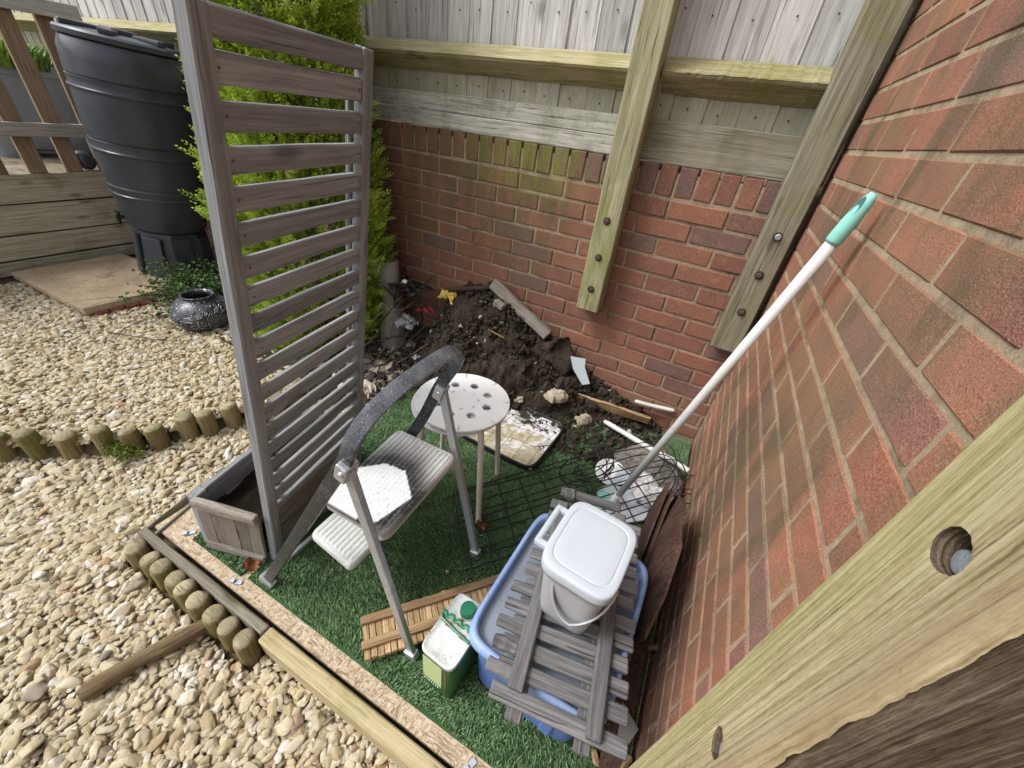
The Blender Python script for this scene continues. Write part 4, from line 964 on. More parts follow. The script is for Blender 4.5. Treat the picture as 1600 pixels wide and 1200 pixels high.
def tread(name, cs, rib_n, thick, rib_h, paint):
    """cs: corners back-left, back-right, front-right, front-left ; ribs run across width"""
    nx, ny = 170, 90; bl, br, fr, fl = (V(c) for c in cs); vs = []; cols = []
    nrm = ((fl - bl).cross(br - bl)).normalized(); 
    if nrm.z < 0: nrm = -nrm
    def P(u, v): return (bl.lerp(br, v)).lerp(fl.lerp(fr, v), u)
    r = .09; idx = {}
    for i in range(nx + 1):
        for j in range(ny + 1):
            u, v = i / nx, j / ny
            # round corners
            uu, vv = u - .5, v - .5; 
            q = P(u, v)
            du, dv = min(u, 1 - u), min(v, 1 - v)
            edge = min(du * 1.0, dv * 1.5); h = 0
            if .045 < du and .05 < dv: h = rib_h * (.5 + .5 * math.cos(2 * math.pi * rib_n * u)) if rib_n else 0
            if name == 'tread' and rib_n == 15 and inside(PATCH, u, v) > 0: h = h * .12 + rib_h * .8
            h += (.0 if edge > .03 else -(.03 - edge) / .03 * .006)
            if du < r and dv < r:    # pull corner in
                dx, dy = (r - du) / r, (r - dv) / r; m = max(dx, dy); l = math.hypot(dx, dy)
                if l > 0: 
                    k = m / l; nu = (r - r * dx * k) if u < .5 else 1 - (r - r * dx * k); nv = (r - r * dy * k) if v < .5 else 1 - (r - r * dy * k); q = P(nu, nv)
            vs.append(q + nrm * h); cols.append(paint(u, v))
    fs = [(i * (ny + 1) + j, i * (ny + 1) + j + 1, (i + 1) * (ny + 1) + j + 1, (i + 1) * (ny + 1) + j) for i in range(nx) for j in range(ny)]
    # skirt
    ring = [(i, 0) for i in range(nx)] + [(nx, j) for j in range(ny)] + [(i, ny) for i in range(nx, 0, -1)] + [(0, j) for j in range(ny, 0, -1)]
    base = len(vs); 
    for (i, j) in ring: p = vs[i * (ny + 1) + j]; vs.append(p - nrm * thick); cols.append((.5, .5, .48))
    n = len(ring)
    for k in range(n):
        a = ring[k][0] * (ny + 1) + ring[k][1]; b = ring[(k + 1) % n][0] * (ny + 1) + ring[(k + 1) % n][1]; fs.append((a, b, base + (k + 1) % n, base + k))
    fs.append(tuple(range(base, base + n)))
    me = bpy.data.meshes.new(name); me.from_pydata([tuple(v) for v in vs], [], fs); me.update()
    at = me.color_attributes.new('paint', 'FLOAT_COLOR', 'POINT'); at.data.foreach_set('color', np.array([(*c, 1) for c in cols], 'f').ravel())
    bm = bmesh.new(); bm.from_mesh(me); bmesh.ops.recalc_face_normals(bm, faces=bm.faces); bm.to_mesh(me); bm.free()
    o = link(name, me, M_['step_paint'], ld, smooth=True); mark_sharp(me, .9); return o
def lerp3(a, b, t): return tuple(x + (y - x) * t for x, y in zip(a, b))
HEX = [(.30, .02), (.06, .34), (.10, .66), (.42, .90), (.83, .78), (.97, .42), (.9, .02)]   # fresh white patch on the tread (u across depth, v ...)
def inside(poly, u, v):
    d = 1e9; ins = False; n = len(poly)
    for i in range(n):
        (x0, y0), (x1, y1) = poly[i], poly[(i + 1) % n]
        if (y0 > v) != (y1 > v) and u < (x1 - x0) * (v - y0) / (y1 - y0) + x0: ins = not ins
        t = max(0, min(1, ((u - x0) * (x1 - x0) + (v - y0) * (y1 - y0)) / ((x1 - x0) ** 2 + (y1 - y0) ** 2))); d = min(d, math.hypot(u - x0 - t * (x1 - x0), v - y0 - t * (y1 - y0)))
    return d if ins else -d
WH, CRM, BLK = (.62, .65, .66), (.60, .61, .55), (.018, .018, .02)
# platform: v runs from the far side (v=0 at hoop side 2) to the near side; u runs front to rear of the ladder
PATCH = [(.0, 1.0), (.02, .62), (.30, .44), (.60, .42), (.93, .62), (.80, .94), (.5, 1.0)]
def paint_top(u, v):
    s = inside(PATCH, u, v); nz = mnoise.noise(V((u * 12, v * 12, 0)))
    if s > .0: return lerp3(WH, (.68, .70, .71), .5 + .5 * nz)
    d = -s + .03 * nz; k = max(0, min(1, 1 - (d - .05) / .34)); k = k * k * (3 - 2 * k) * .99
    return lerp3(lerp3(WH, CRM, .35 + .3 * nz), BLK, k)
def paint_low(u, v):
    nz = mnoise.noise(V((u * 8, v * 5, 4))); return lerp3((.58, .61, .61), (.46, .48, .44), .4 + .4 * nz)
zt = .462
tread('tread', [(-.893, -1.142, zt), (-.688, -1.138, zt), (-.678, -1.432, zt), (-.868, -1.434, zt)], 0, .03, .0, paint_top) if 0 else None
# corners ordered so that u goes left->right (depth, x) and v far->near (y)
tread('tread', [(-.893, -1.142, zt), (-.868, -1.434, zt), (-.678, -1.432, zt), (-.688, -1.138, zt)], 15, .019, .0035, paint_top)
tread('tread', [(-.972, -1.15, .248), (-.967, -1.432, .25), (-.80, -1.447, .25), (-.80, -1.15, .248)], 11, .016, .0026, paint_low)
for (a, b) in (((-.80, -1.452, .43), P1 - V((-.01, -.005, .21))), ((-.80, -1.13, .43), P2 - V((-.01, 0, .19)))): pass
# ================================================================== STOOLS
def stool(c, zs, label, rot, tilt=(0, 0)):
    st = thing('stool', (c[0], c[1], 0), label, 'stool', 'stacked white stools')
    bm = bmesh.new(); R, n = .157, 64; holes = 8
    # disc with round holes by boolean-free construction: radial grid, carved cells
    M = Matrix.Translation((c[0], c[1], zs)) @ Matrix.Rotation(tilt[0], 4, 'X') @ Matrix.Rotation(tilt[1], 4, 'Y') @ Matrix.Rotation(rot, 4, 'Z')
    # sector wedge: outer disc polygon pieces around each hole
    vs = []; fs = []; K = 12; hr, hc = .0152, .088
    def add(p): vs.append(p); return len(vs) - 1
    for h in range(holes):
        a0 = 2 * math.pi * h / holes; aw = math.pi / holes
        hx, hy = math.cos(a0) * hc, math.sin(a0) * hc
        inner = [(hx + hr * math.cos(t), hy + hr * math.sin(t)) for t in (2 * math.pi * k / 24 for k in range(24))]
        outer = []
        for k in range(24):
            t = 2 * math.pi * k / 24; dx, dy = math.cos(t), math.sin(t); s = 1e9
            # intersect ray from hole centre with wedge boundary (2 lines, inner radius ri, outer radius R)
            for la in (a0 - aw, a0 + aw):
                nx, ny = -math.sin(la), math.cos(la); den = dx * nx + dy * ny
                if abs(den) > 1e-9:
                    q = -(hx * nx + hy * ny) / den
                    if q > 1e-6: s = min(s, q)
            b = hx * dx + hy * dy; cc = hx * hx + hy * hy - R * R; s = min(s, -b + math.sqrt(b * b - cc))
            cc2 = hx * hx + hy * hy - .05 ** 2; disc = b * b - cc2
            if disc > 0:
                q = -b - math.sqrt(disc)
                if q > 1e-6: s = min(s, q)
            outer.append((hx + dx * s, hy + dy * s))
        ii = [add((x, y, .0)) for x, y in inner]; oo = [add((x, y, 0)) for x, y in outer]
        for k in range(24): fs.append((ii[k], ii[(k + 1) % 24], oo[(k + 1) % 24], oo[k]))
        # hole wall
        jj = [add((x, y, -.008)) for x, y in inner]
        for k in range(24): fs.append((ii[k], jj[k], jj[(k + 1) % 24], ii[(k + 1) % 24]))
    cen = [add((.0505 * math.cos(t), .0505 * math.sin(t), -.0001)) for t in (2 * math.pi * k / 48 for k in range(48))]; fs.append(tuple(cen))
    # rim
    prof = [(R - .0006, .0), (R + .0015, -.001), (R + .002, -.004), (R + .001, -.009), (R - .002, -.011), (R - .006, -.004)]
    base = len(vs); m = 96
    for r, z in prof:
        for k in range(m): vs.append((r * math.cos(2 * math.pi * k / m), r * math.sin(2 * math.pi * k / m), z))
    for i in range(len(prof) - 1):
        for k in range(m): fs.append((base + i * m + k, base + i * m + (k + 1) % m, base + (i + 1) * m + (k + 1) % m, base + (i + 1) * m + k))
    me = bpy.data.meshes.new('seat'); me.from_pydata(vs, [], fs); me.update()
    link('seat', me, M_['white'], st, M)
    for k in range(4):
        a = rot + math.pi / 4 + k * math.pi / 2 + .13; u = V((math.cos(a), math.sin(a), 0)); b = V((c[0], c[1], 0))
        pts = [M @ V((math.cos(a - rot) * .07, math.sin(a - rot) * .07, -.022)), M @ V((math.cos(a - rot) * .115, math.sin(a - rot) * .115, -.024)), M @ V((math.cos(a - rot) * .136, math.sin(a - rot) * .136, -.034)), M @ V((math.cos(a - rot) * .144, math.sin(a - rot) * .144, -.06)), (b if zs > .44 else V((-.823, -.905, 0))) + u * .178 + V((0, 0, zs - .45 if zs > .45 else .003))]
        if zs < .44:
            M2 = Matrix.Translation((-.823, -.905, .444)) @ Matrix.Rotation(rot, 4, 'Z'); q_ = [M2 @ V((math.cos(a - rot) * r_q, math.sin(a - rot) * r_q, z_q)) for r_q, z_q in ((.115, -.024), (.136, -.034), (.144, -.06))]; pts = [q_[0] - V((0, 0, .006)), q_[0], q_[1], q_[2], pts[4]]
        mb = MB(); mb.tube(smoothpath([V(p) for p in pts[:4]], 5) + [pts[4]], .0105 if zs > .44 else .0088, 12); mb.build('leg', M_['legcream'], st, smooth=True, auto=.9)
        mb = MB(); mb.tube([pts[4] - V((0, 0, .002)), pts[4] + V((0, 0, .016))], .0112, 12); mb.build('foot_cap', M_['white'], st)
    return st
stool((-.823, -.905), .452, 'upper of two stacked white round stools with holes in the seat and cream tubular legs', .10)
stool((-.842, -.899), .424, 'lower of two stacked white round stools, its seat edge peeping out beneath the upper one', .10, (.0, .0))
# ================================================================== TUB, DUCKBOARD, CADDY
tx, ty, tr = -.283, -1.245, -.04
tb = thing('storage_tub', (tx, ty, 0), 'blue plastic storage tub with rounded rim under the grey slatted frame, beside the house wall', 'tub')
MT = Matrix.Translation((tx, ty, 0)) @ Matrix.Rotation(tr, 4, 'Z')
mb = MB(); mb.lathe([(.86, .004), (.875, .02), (.93, .2), (.945, .245), (.955, .268), (.952, .274), (.93, .262), (.915, .24)], n=128, sx=.165, sy=.205, power=8, cap=False)
mb.lathe([(.86, .004), (.001, .004)], n=128, sx=.165, sy=.205, power=8, cap=False); mb.build('body', M_['tub_blue'], tb, smooth=True, M=MT, auto=.8)
mb = MB(); mb.lathe([(.945, .247), (1.0, .25), (1.03, .258), (1.04, .272), (1.03, .284), (.985, .289), (.955, .285), (.935, .272), (.93, .258)], n=128, sx=.165, sy=.205, power=8, cap=False); mb.build('rim', M_['tub_rim'], tb, smooth=True, M=MT)
mb = MB(); mb.lathe([(.935, .262), (.90, .261), (.001, .2605)], n=128, sx=.165, sy=.205, power=8, cap=False); mb.build('lid', M_['water'], tb, smooth=True, M=MT)
for x in (-.03, .07):
    mb = MB(); mb.box((x, -.1865, .12), (.03, .012, .2), Matrix.Rotation(.07, 3, 'X')); mb.build('moulded_rib', M_['tub_blue'], tb, M=MT, bev=.005)
db = thing('slatted_frame', (-.25, -1.23, .3), 'weathered grey slatted wooden frame laid across the top of the blue tub', 'slatted frame')
e1 = V((.155, -.988, 0)).normalized(); e2 = V((.988, .155, 0)).normalized(); DO = V((-.428, -1.005, 0)) ; dw = M_['duck_wood']
DP = lambda a, b, z: DO + e1 * a + e2 * b + V((0, 0, z))
for b in (.055, .19): plank('runner', DP(-.01, b - .012, .3), DP(.54, b + .0, .3), .032, .014, dw, db)
for i in range(12):
    a = .018 + i * .0445
    b0, b1 = (.0 + random.uniform(-.012, .008), .262 + random.uniform(-.004, .008))
    plank('slat', DP(a, b0, .3155), DP(a - .002 + random.uniform(-.004, .004), b1, .3155 + random.uniform(-.001, .002)), .0315, .011, dw, db, jit=.0008)
for i in range(5):
    a = .30 + i * .043; plank('offcut', DP(a, -.028 + random.uniform(-.006, .006), .322), DP(a + .002, .03 + random.uniform(-.005, .005), .324), .026, .012, dw, db, jit=.001)
plank('stringer', DP(.015, .036, .330), DP(.50, .044, .330), .031, .014, dw, db, jit=.0008)
plank('stringer', DP(-.012, .202, .330), DP(.522, .203, .330), .031, .014, dw, db, jit=.0008)
plank('end_batten', DP(-.022, .02, .331), DP(-.03, .20, .331), .03, .014, dw, db, jit=.0008)
plank('offcut', DP(-.035, .045, .338), DP(.0, .05, .338), .03, .016, dw, db)
cy_ = thing('food_caddy', (-.268, -1.262, .338), 'pale grey lidded kitchen caddy with carry handle standing on the slatted frame', 'caddy')
MC = Matrix.Translation((-.272, -1.268, .338)) @ Matrix.Rotation(-.08, 4, 'Z')
cx, cyy = .078, .096
mb = MB(); mb.lathe([(.72, 0), (.75, .004), (.79, .03), (.90, .15), (.915, .165), (.93, .168), (.935, .178), (.93, .186)], n=96, sx=cx, sy=cyy, power=5); mb.build('body', M_['grey_plastic'], cy_, smooth=True, M=MC, auto=.7)
mb = MB(); mb.lathe([(.93, .18), (1.0, .18), (1.01, .186), (1.01, .202), (.995, .209), (.97, .2098), (.95, .2105), (.83, .2107), (.815, .2104), (.805, .2094), (.79, .2094), (.78, .2103), (.76, .2107), (.5, .2109), (.2, .211), (.001, .211)], n=96, sx=cx, sy=cyy, power=5, cap=False); cl_ = mb.build('lid', M_['lid_plastic'], cy_, smooth=True, M=MC)
h = []
for k in range(19):
    t = math.pi * k / 18; h.append(V((.022 - math.cos(t) * .058, -.078 + (.03 if t > 1.57 else 0) * (t - 1.57) - math.sin(t) * .016, .16 - math.sin(t) * .095)))
strap('handle', [MC @ p for p in h], .016, .006, M_['grey_plastic'], cy_, lambda i, t: V((0, -.4, .9)))
mb = MB(); mb.tube([(-.098, -.052, .196), (-.098, .052, .196)], .0075, 10); mb.box((-.088, -.05, .196), (.03, .013, .012)); mb.box((-.088, .05, .196), (.03, .013, .012))
mb.build('latch_bar', M_['lid_plastic'], cl_, M=MC, bev=.002)
# ================================================================== TIN
tn = thing('oil_tin', (-.5, -1.41, 0), 'green metal oil tin with white paint-spattered top, green cap and green handle', 'tin')
MN = Matrix.Translation((-.497, -1.408, 0)) @ Matrix.Rotation(-.06, 4, 'Z')
sx, sy = .048, .078; H = .19
mb = MB(); mb.lathe([(.97, 0), (1.0, .004), (1.0, H - .006), (.97, H - .004)], n=64, sx=sx, sy=sy, power=7); mb.build('body', M_['tin_green'], tn, smooth=True, M=MN, auto=.7)
mb = MB(); mb.lathe([(.98, H - .012), (1.03, H - .01), (1.035, H + .002), (1.0, H + .005), (.95, H + .001), (.7, H + .0015), (.001, H + .002)], n=64, sx=sx, sy=sy, power=7, cap=False); mb.build('top', M_['tin_top'], tn, smooth=True, M=MN)
mb = MB(); mb.lathe([(.02, 0), (.0205, .004), (.0205, .012)], n=32, cap=False); spt = mb.build('spout', M_['tin_top'], tn, smooth=True, M=MN @ Matrix.Translation((.002, .046, H)))
mb = MB(); prof = [(.0195, .01), (.0195, .026), (.0175, .029), (.001, .0295)]; mb.lathe(prof, n=40); mb.build('cap', M_['cap_green'], spt, smooth=True, auto=.7, M=MN @ Matrix.Translation((.002, .046, H)))
hp = [V((-.044, .004, H + .002)), V((-.044, .006, H + .02))] + [V((-.044 + .09 * k / 16, .006 + .004 * (1 if k % 4 < 2 else -1) * .6, H + .028 + .002 * math.sin(k * 1.6))) for k in range(17)] + [V((.046, .004, H + .02)), V((.046, .0, H + .002))]
strap('handle', [MN @ p for p in hp], .010, .005, M_['cap_green'], tn, lambda i, t: V((0, 1, .2)))
mb = MB(); mb.tube([(-.044, .0, H + .006), (-.02, -.004, H + .007), (.02, -.008, H + .007), (.046, -.010, H + .006)], .004, 8); mb.build('handle_bar', M_['cap_green'], tn, M=MN)
mb = MB(); mb.box((-.022, -.003, H + .006), (.013, .01, .008)); mb.box((.022, -.008, H + .006), (.012, .009, .007)); mb.box((.0, .02, H + .0045), (.008, .026, .002)); mb.build('rusty_bracket', M_['rust'], tn, M=MN, bev=.001)
mb = MB(); mb.box((-.010, -sy - .0006, .105), (.058, .001, .115)); mb.build('front_label', M_['tin_label'], tn, M=MN, bev=.0003)
mb = MB(); mb.box((.030, -sy * .995, .09), (.0035, .002, .17)); mb.build('seam', M_['rust'], tn, M=MN)
mb = MB()
for k in range(7): mb.box((-.034 + k * .007, -sy - .0008, .035), (.004, .001, .005))
mb.build('lettering', M_['tin_top'], tn, M=MN)
# ================================================================== WOODEN SLATTED MAT
wm = thing('wooden_tile', (-.6, -1.3, .02), 'strip of pale cross slats joined by brown battens lying on the grass beside the tin', 'wooden tile')
q0, q1 = V((-.742, -1.492, 0)), V((-.345, -1.05, 0)); ux = (q1 - q0).normalized(); uy = V((ux.y, -ux.x, 0))
WP = lambda a, b, z: q0 + ux * a + uy * b + V((0, 0, z))
Lw = (q1 - q0).length
n = 34
for i in range(n):
    a = .008 + Lw * i / n; b0 = -.052 + random.uniform(-.006, .002); b1 = .062 + random.uniform(-.003, .003)
    plank('slat', WP(a, b0, .022), WP(a + random.uniform(-.0008, .0008), b1, .022), Lw / n - .0018, .014, M_['fresh_wood'], wm, bev=.001, jit=.0006, sub=1)
for b, mt in ((-.037, 'fresh_batten'), (.028, 'fresh_batten')): plank('batten', WP(-.004, b, .036), WP(Lw, b - .004, .036), .022, .014, M_[mt], wm, bev=.002, jit=.0012, sub=8)
for b in (-.03, .03): plank('batten', WP(0, b, .006), WP(Lw, b, .006), .02, .012, M_['fresh_batten'], wm)
# ================================================================== MOP
mp = thing('mop', (-.25, -.65, .03), 'white mop pole with sea-green grip leaning against the house wall', 'mop')
m0, m1 = V((-.257, -.648, .045)), V((-.030, -.758, 1.205)); md_ = (m1 - m0).normalized()
mb = MB(); mb.tube([m0, m0.lerp(m1, .5), m1 - md_ * .095], .0125, 20); mb.build('pole', M_['pole_white'], mp, smooth=True)
mb = MB(); mb.tube([m0 - md_ * .005, m0 + md_ * .012, m0 + md_ * .016, m0 + md_ * .03], [.016, .016, .0145, .0145], 20); mb.tube([m0 + md_ * .034, m0 + md_ * .04], .0158, 20); mb.build('collar', M_['pole_white'], mp, smooth=True, auto=.6)
mb = MB(); mb.tube([m1 - md_ * .100, m1 - md_ * .094, m1 - md_ * .06, m1 - md_ * .045, m1 - md_ * .012, m1], [.0145, .0155, .0155, .0145, .0115, .006], 20); gp_ = mb.build('grip', M_['teal'], mp, smooth=True)
side = md_.cross(V((0, 0, 1))).normalized(); nrm = V((-.75, -.6, -.0)); nrm = (nrm - md_ * nrm.dot(md_)).normalized()
mb = MB(); mb.lathe([(.001, .0), (.9, .0), (1, .0012), (1.08, .0)], n=24, sx=.0055, sy=.021, cap=False); cc = m1 - md_ * .030 + nrm * .0125
Fm = Matrix((tuple([*(md_.cross(nrm)), 0]), tuple([*md_, 0]), tuple([*nrm, 0]), (0, 0, 0, 1))).transposed(); Fm.translation = cc
mb.build('hanging_hole', M_['teal_in'], gp_, smooth=True, M=Fm)
mb = MB(); mb.tube([V((-.262, -.646, .03)), m0], .011, 12); mb.build('joint', M_['white'], mp)
# flat mop head
mb = MB(); pts = [(-.335, -.72), (-.325, -.60), (-.295, -.545), (-.20, -.53), (-.125, -.52), (-.105, -.57), (-.13, -.66), (-.20, -.72)]
mb.prism(pts, .012, .024); mb.build('mop_plate', M_['lid_plastic'], mp, bev=.004)
for i in range(7):
    mb = MB(); a = V((-.333 + .004 * i, -.62 - .0125 * i, .028)); mb.tube([a, a + V((.045, .01, .002))], .0045, 6); mb.build('cloth_strip', M_['teal'], mp)
# round white plate & debris
pd = thing('white_plate', (-.315, -.49, .02), 'cracked round white plastic disc beside the mop head', 'plate')
mb = MB(); mb.lathe([(.001, .006), (.8, .006), (.93, .01), (1, .012), (.99, .008), (.85, .0), (.001, 0)], n=40, sx=.066, sy=.07, cap=False); mb.build('disc', M_['white'], pd, smooth=True, M=Matrix.Translation((-.313, -.487, .018)) @ Matrix.Rotation(.15, 4, 'X'))
tag(mb.build('rim_piece', M_['lid_plastic'], pd, smooth=True, M=Matrix.Translation((-.262, -.505, .034)) @ Matrix.Rotation(-.5, 4, 'Y') @ Matrix.Scale(.7, 4)))
# ash lump
def lump(name, poly, z0, h, mat, label, cat, n=50, seed=0, amp=.014):
    xs_ = [p[0] for p in poly]; ys_ = [p[1] for p in poly]; x0, x1, y0, y1 = min(xs_), max(xs_), min(ys_), max(ys_); vs = []; idx = {}; fs = []
    for i in range(n + 1):
        for j in range(n + 1):
            x, y = x0 + (x1 - x0) * i / n, y0 + (y1 - y0) * j / n
            d = inside(poly, x, y) + .008 * mnoise.noise(V((x * 40, y * 40, seed)))
            if d > 0:
                hh = h * min(1, d / .02) ** .4 + amp * (mnoise.noise(V((x * 22, y * 22, seed))) + .6 * mnoise.noise(V((x * 60, y * 60, seed)))) * min(1, d / .02)
                idx[i, j] = len(vs); vs.append((x, y, z0 + max(.002, hh)))
    for (i, j) in list(idx):
        if (i + 1, j) in idx and (i, j + 1) in idx and (i + 1, j + 1) in idx: fs.append((idx[i, j], idx[i + 1, j], idx[i + 1, j + 1], idx[i, j + 1]))
    me = bpy.data.meshes.new(name); me.from_pydata(vs, [], fs); me.update()
    bm = bmesh.new(); bm.from_mesh(me); be = [e for e in bm.edges if e.is_boundary]; r = bmesh.ops.extrude_edge_only(bm, edges=be)
    for v in r['geom']:
        if isinstance(v, bmesh.types.BMVert): v.co.z = z0
    bmesh.ops.recalc_face_normals(bm, faces=bm.faces); bm.to_mesh(me); bm.free()
    return tag(link(name, me, M_[mat], smooth=True), label, cat)
lump('burnt_lump', [(-.335, -.36), (-.26, -.25), (-.13, -.20), (-.06, -.27), (-.012, -.38), (-.014, -.52), (-.09, -.585), (-.17, -.58), (-.24, -.50)], .0, .05, 'rubble', 'crusty grey and black ash-covered lump of rubble in the corner by the mop', 'rubble')
cr = lump('white_wrapper', [(-.24, -.5), (-.2, -.42), (-.12, -.44), (-.08, -.5), (-.02, -.5), (-.03, -.56), (-.1, -.6), (-.18, -.6)], .035, .025, 'crust', 'crumpled white soot-stained wrapper lying over the grey lump', 'wrapper', seed=7, amp=.02)
stick('white_pipe', [(-.435, -.172, .035), (-.2, -.27, .06), (-.075, -.34, .095), (-.02, -.372, .1)], .0125, 'pole_white', 'long white plastic pipe with a flattened end lying over the grey lump towards the corner', 'pipe', rough=.02)
stick('capped_tube', [(-.03, -.50, .03), (-.026, -.60, .02)], .014, 'pole_white', 'short white tube with a teal end standing between the lump and the house wall', 'tube', rough=.02)
t = bpy.data.objects['capped_tube']; mb = MB(); mb.tube([(-.026, -.602, .02), (-.026, -.625, .018)], .0145, 14); mb.build('end_cap', M_['teal'], t)
stick('white_conduit', [(-.335, -.045, .13), (-.25, -.03, .13), (-.145, -.012, .135)], .0105, 'pole_white', 'short white plastic conduit poking out of the soil against the brick wall', 'pipe', rough=.02)
# ================================================================== WARPED BOARDS
def warped(loc, pts, th, label, mt='warp_wood'):
    """pts: rows (bottom..top) of (xyz left, xyz right); makes a bent board with thickness"""
    mb = MB(); nr = len(pts); nc = 8; top = []; 
    for (a, b, bulge) in pts:
        a, b = V(a), V(b)
        for j in range(nc + 1): u = j / nc; top.append(a.lerp(b, u) + V((bulge * math.sin(math.pi * u), 0, 0)))
    n = len(top); vs = top + [p + V((th, 0, 0)) for p in top]; w_ = nc + 1; fs = []
    for i in range(nr - 1):
        for j in range(nc):
            q = (i * w_ + j, i * w_ + j + 1, (i + 1) * w_ + j + 1, (i + 1) * w_ + j); fs.append(q); fs.append(tuple(n + k for k in q[::-1]))
    bd = [j for j in range(nc)] + [i * w_ + nc for i in range(nr - 1)] + [(nr - 1) * w_ + j for j in range(nc, 0, -1)] + [i * w_ for i in range(nr - 1, 0, -1)]
    for k in range(len(bd)): a, b = bd[k], bd[(k + 1) % len(bd)]; fs.append((b, a, n + a, n + b))
    mb.add(vs, fs); return tag(mb.build('warped_board', M_[mt], smooth=True, auto=.6), label, 'board', 'rotten boards between tub and wall')
warped(None, [((-.105, -1.17, .0), (-.10, -.72, .0), -.01), ((-.10, -1.2, .15), (-.09, -.70, .16), -.012), ((-.085, -1.22, .25), (-.085, -.74, .28), -.016), ((-.075, -1.14, .33), (-.08, -.82, .355), -.014), ((-.07, -1.02, .385), (-.075, -.91, .40), -.008)], .006, 'purplish brown warped board bulging out from between the tub and the house wall')
warped(None, [((-.13, -1.0, .0), (-.125, -.62, .0), 0), ((-.128, -.96, .13), (-.122, -.64, .15), -.004), ((-.125, -.84, .24), (-.12, -.69, .25), -.004), ((-.122, -.76, .30), (-.12, -.72, .31), 0)], .007, 'dark splintered board with a pointed tip, leftmost of the rotten boards')
warped(None, [((-.112, -1.05, .0), (-.105, -.62, .0), 0), ((-.11, -1.0, .14), (-.105, -.66, .16), -.005), ((-.108, -.86, .25), (-.10, -.72, .27), -.005), ((-.107, -.80, .33), (-.10, -.765, .335), 0)], .005, 'brown board with a thin curved tip between the two other rotten boards')
sh = MB(); sh.prism([(-.058, -1.268), (-.008, -1.305), (-.035, -1.375), (-.05, -1.372)], -.002, .006)
tag(sh.build('grey_shard', M_['pot_grey'], bev=.001, M=Matrix.Translation((0, 0, .01)) @ Matrix.Rotation(.0, 4, 'X')), 'triangular grey shard lying by the foot of the house wall in the foreground', 'shard')
tag(plank('rotten_plank', (-.045, -1.45, .0), (-.06, -.9, .01), .06, .012, M_['warp_wood'], jit=.003, sub=8), 'dark rotten plank lying along the foot of the house wall', 'plank')
for x, y, l, r in ((-.075, -1.33, .05, .2), (-.03, -1.40, .04, 1.1), (-.06, -1.2, .06, 1.7), (-.025, -1.1, .04, .6), (-.08, -1.42, .03, 2.2)):
    tag(plank('wood_chip', (x, y, .006), (x + l * math.cos(r), y + l * math.sin(r), .01), .012, .004, M_['fresh_batten'], jit=.001), 'small splinter of wood among the litter at the foot of the house wall', 'splinter', 'splinters by the house wall')
# ================================================================== TRAY AND WIRE MESH
ty_ = thing('tray', (-.79, -.48, .01), 'black-rimmed tray full of white and soot-black flakes lying on the grass behind the stools', 'tray')
MY = Matrix.Translation((-.80, -.478, .0)) @ Matrix.Rotation(-.06, 4, 'Z')
mb = MB(); mb.lathe([(.96, .0), (1.0, .004), (1.0, .028), (.975, .031), (.95, .026), (.94, .02)], n=72, sx=.205, sy=.185, power=9, cap=False); mb.build('rim', M_['tray_edge'], ty_, smooth=True, M=MY, auto=.7)
n = 70; vs = []
for i in range(n):
    for j in range(n):
        x, y = -.195 + .39 * i / (n - 1), -.175 + .35 * j / (n - 1); vs.append((x, y, .018 + .004 * mnoise.noise(V((x * 40, y * 40, 2))) + (.012 * max(0, mnoise.noise(V((x * 18, y * 18, 5)))) if y > -.08 else 0)))
mb = MB(); mb.add(vs, [(i * n + j, i * n + j + 1, (i + 1) * n + j + 1, (i + 1) * n + j) for i in range(n - 1) for j in range(n - 1)]); mb.build('contents', M_['tray'], ty_, smooth=True, M=MY)
wn = thing('wire_mesh', (-.6, -.6, .02), 'tangled black wire mesh sprawled over the grass and the tray', 'wire mesh')
rw = random.Random(12)
def wire(pts, r=.0025): MB().tube(smoothpath([V(p) for p in pts], 7), r, 6).build('wire', M_['black_wire'], wn, smooth=True)
g0 = V((-.86, -.98, .0)); gd = V((.60, .64, 0)); gw_ = V((.22, -.24, 0))
for i in range(10):
    f = i / 9; off = gw_ * (f * 1.0) + V((rw.uniform(-.012, .012), rw.uniform(-.012, .012), 0))
    a = g0 + off + gd * rw.uniform(0, .12); pts = []
    for k in range(6):
        u = k / 5; bend = math.sin(u * 2.6) * (.05 - f * .02)
        pts.append(a + gd * u * (.92 + .1 * rw.random()) + V((-.6, .6, 0)) * bend * .7 + V((0, 0, .016 + .07 * u * u + rw.uniform(-.004, .008))))
    e = pts[-1]; cu = rw.uniform(.05, .12)
    pts += [e + V((cu, cu * .3, .03)), e + V((cu * 1.5, -cu * .7, .02)), e + V((cu * 1.1, -cu * 1.8, -.03))]
    wire(pts)
for i in range(9):
    u = .06 + i * .105; p = g0 + gd * u; wire([p + V((0, 0, .02)), p + gw_ * .35 + V((.0, .0, .02 + .05 * u * u)), p + gw_ * .7 + V((0, 0, .022 + .06 * u * u)), p + gw_ * 1.12 + V((0, 0, .02 + .05 * u * u))])
for i in range(7):   # curled tail near the mop
    c = V((-.40 + rw.uniform(-.05, .04), -.55 + rw.uniform(-.06, .06), .06)); r0 = rw.uniform(.05, .11); a0 = rw.uniform(0, 6.28); pts = []
    for k in range(8): a = a0 + k * .55; pts.append(c + V((math.cos(a) * r0 * (1 + k * .03), math.sin(a) * r0 * 1.2, .03 * math.sin(a * 1.3) + .01 * k - .02)))
    wire(pts)
for i in range(6):   # thin net over the tray
    x = -.94 + i * .075; wire([(x, -.66, .02), (x + .02, -.5, .055), (x + .06, -.34, .06), (x + .1, -.22, .05)], .0009)
for i in range(5):
    y = -.60 + i * .085; wire([(-.98, y, .03), (-.82, y + .01, .06), (-.66, y + .03, .06), (-.48, y + .02, .04)], .0009)
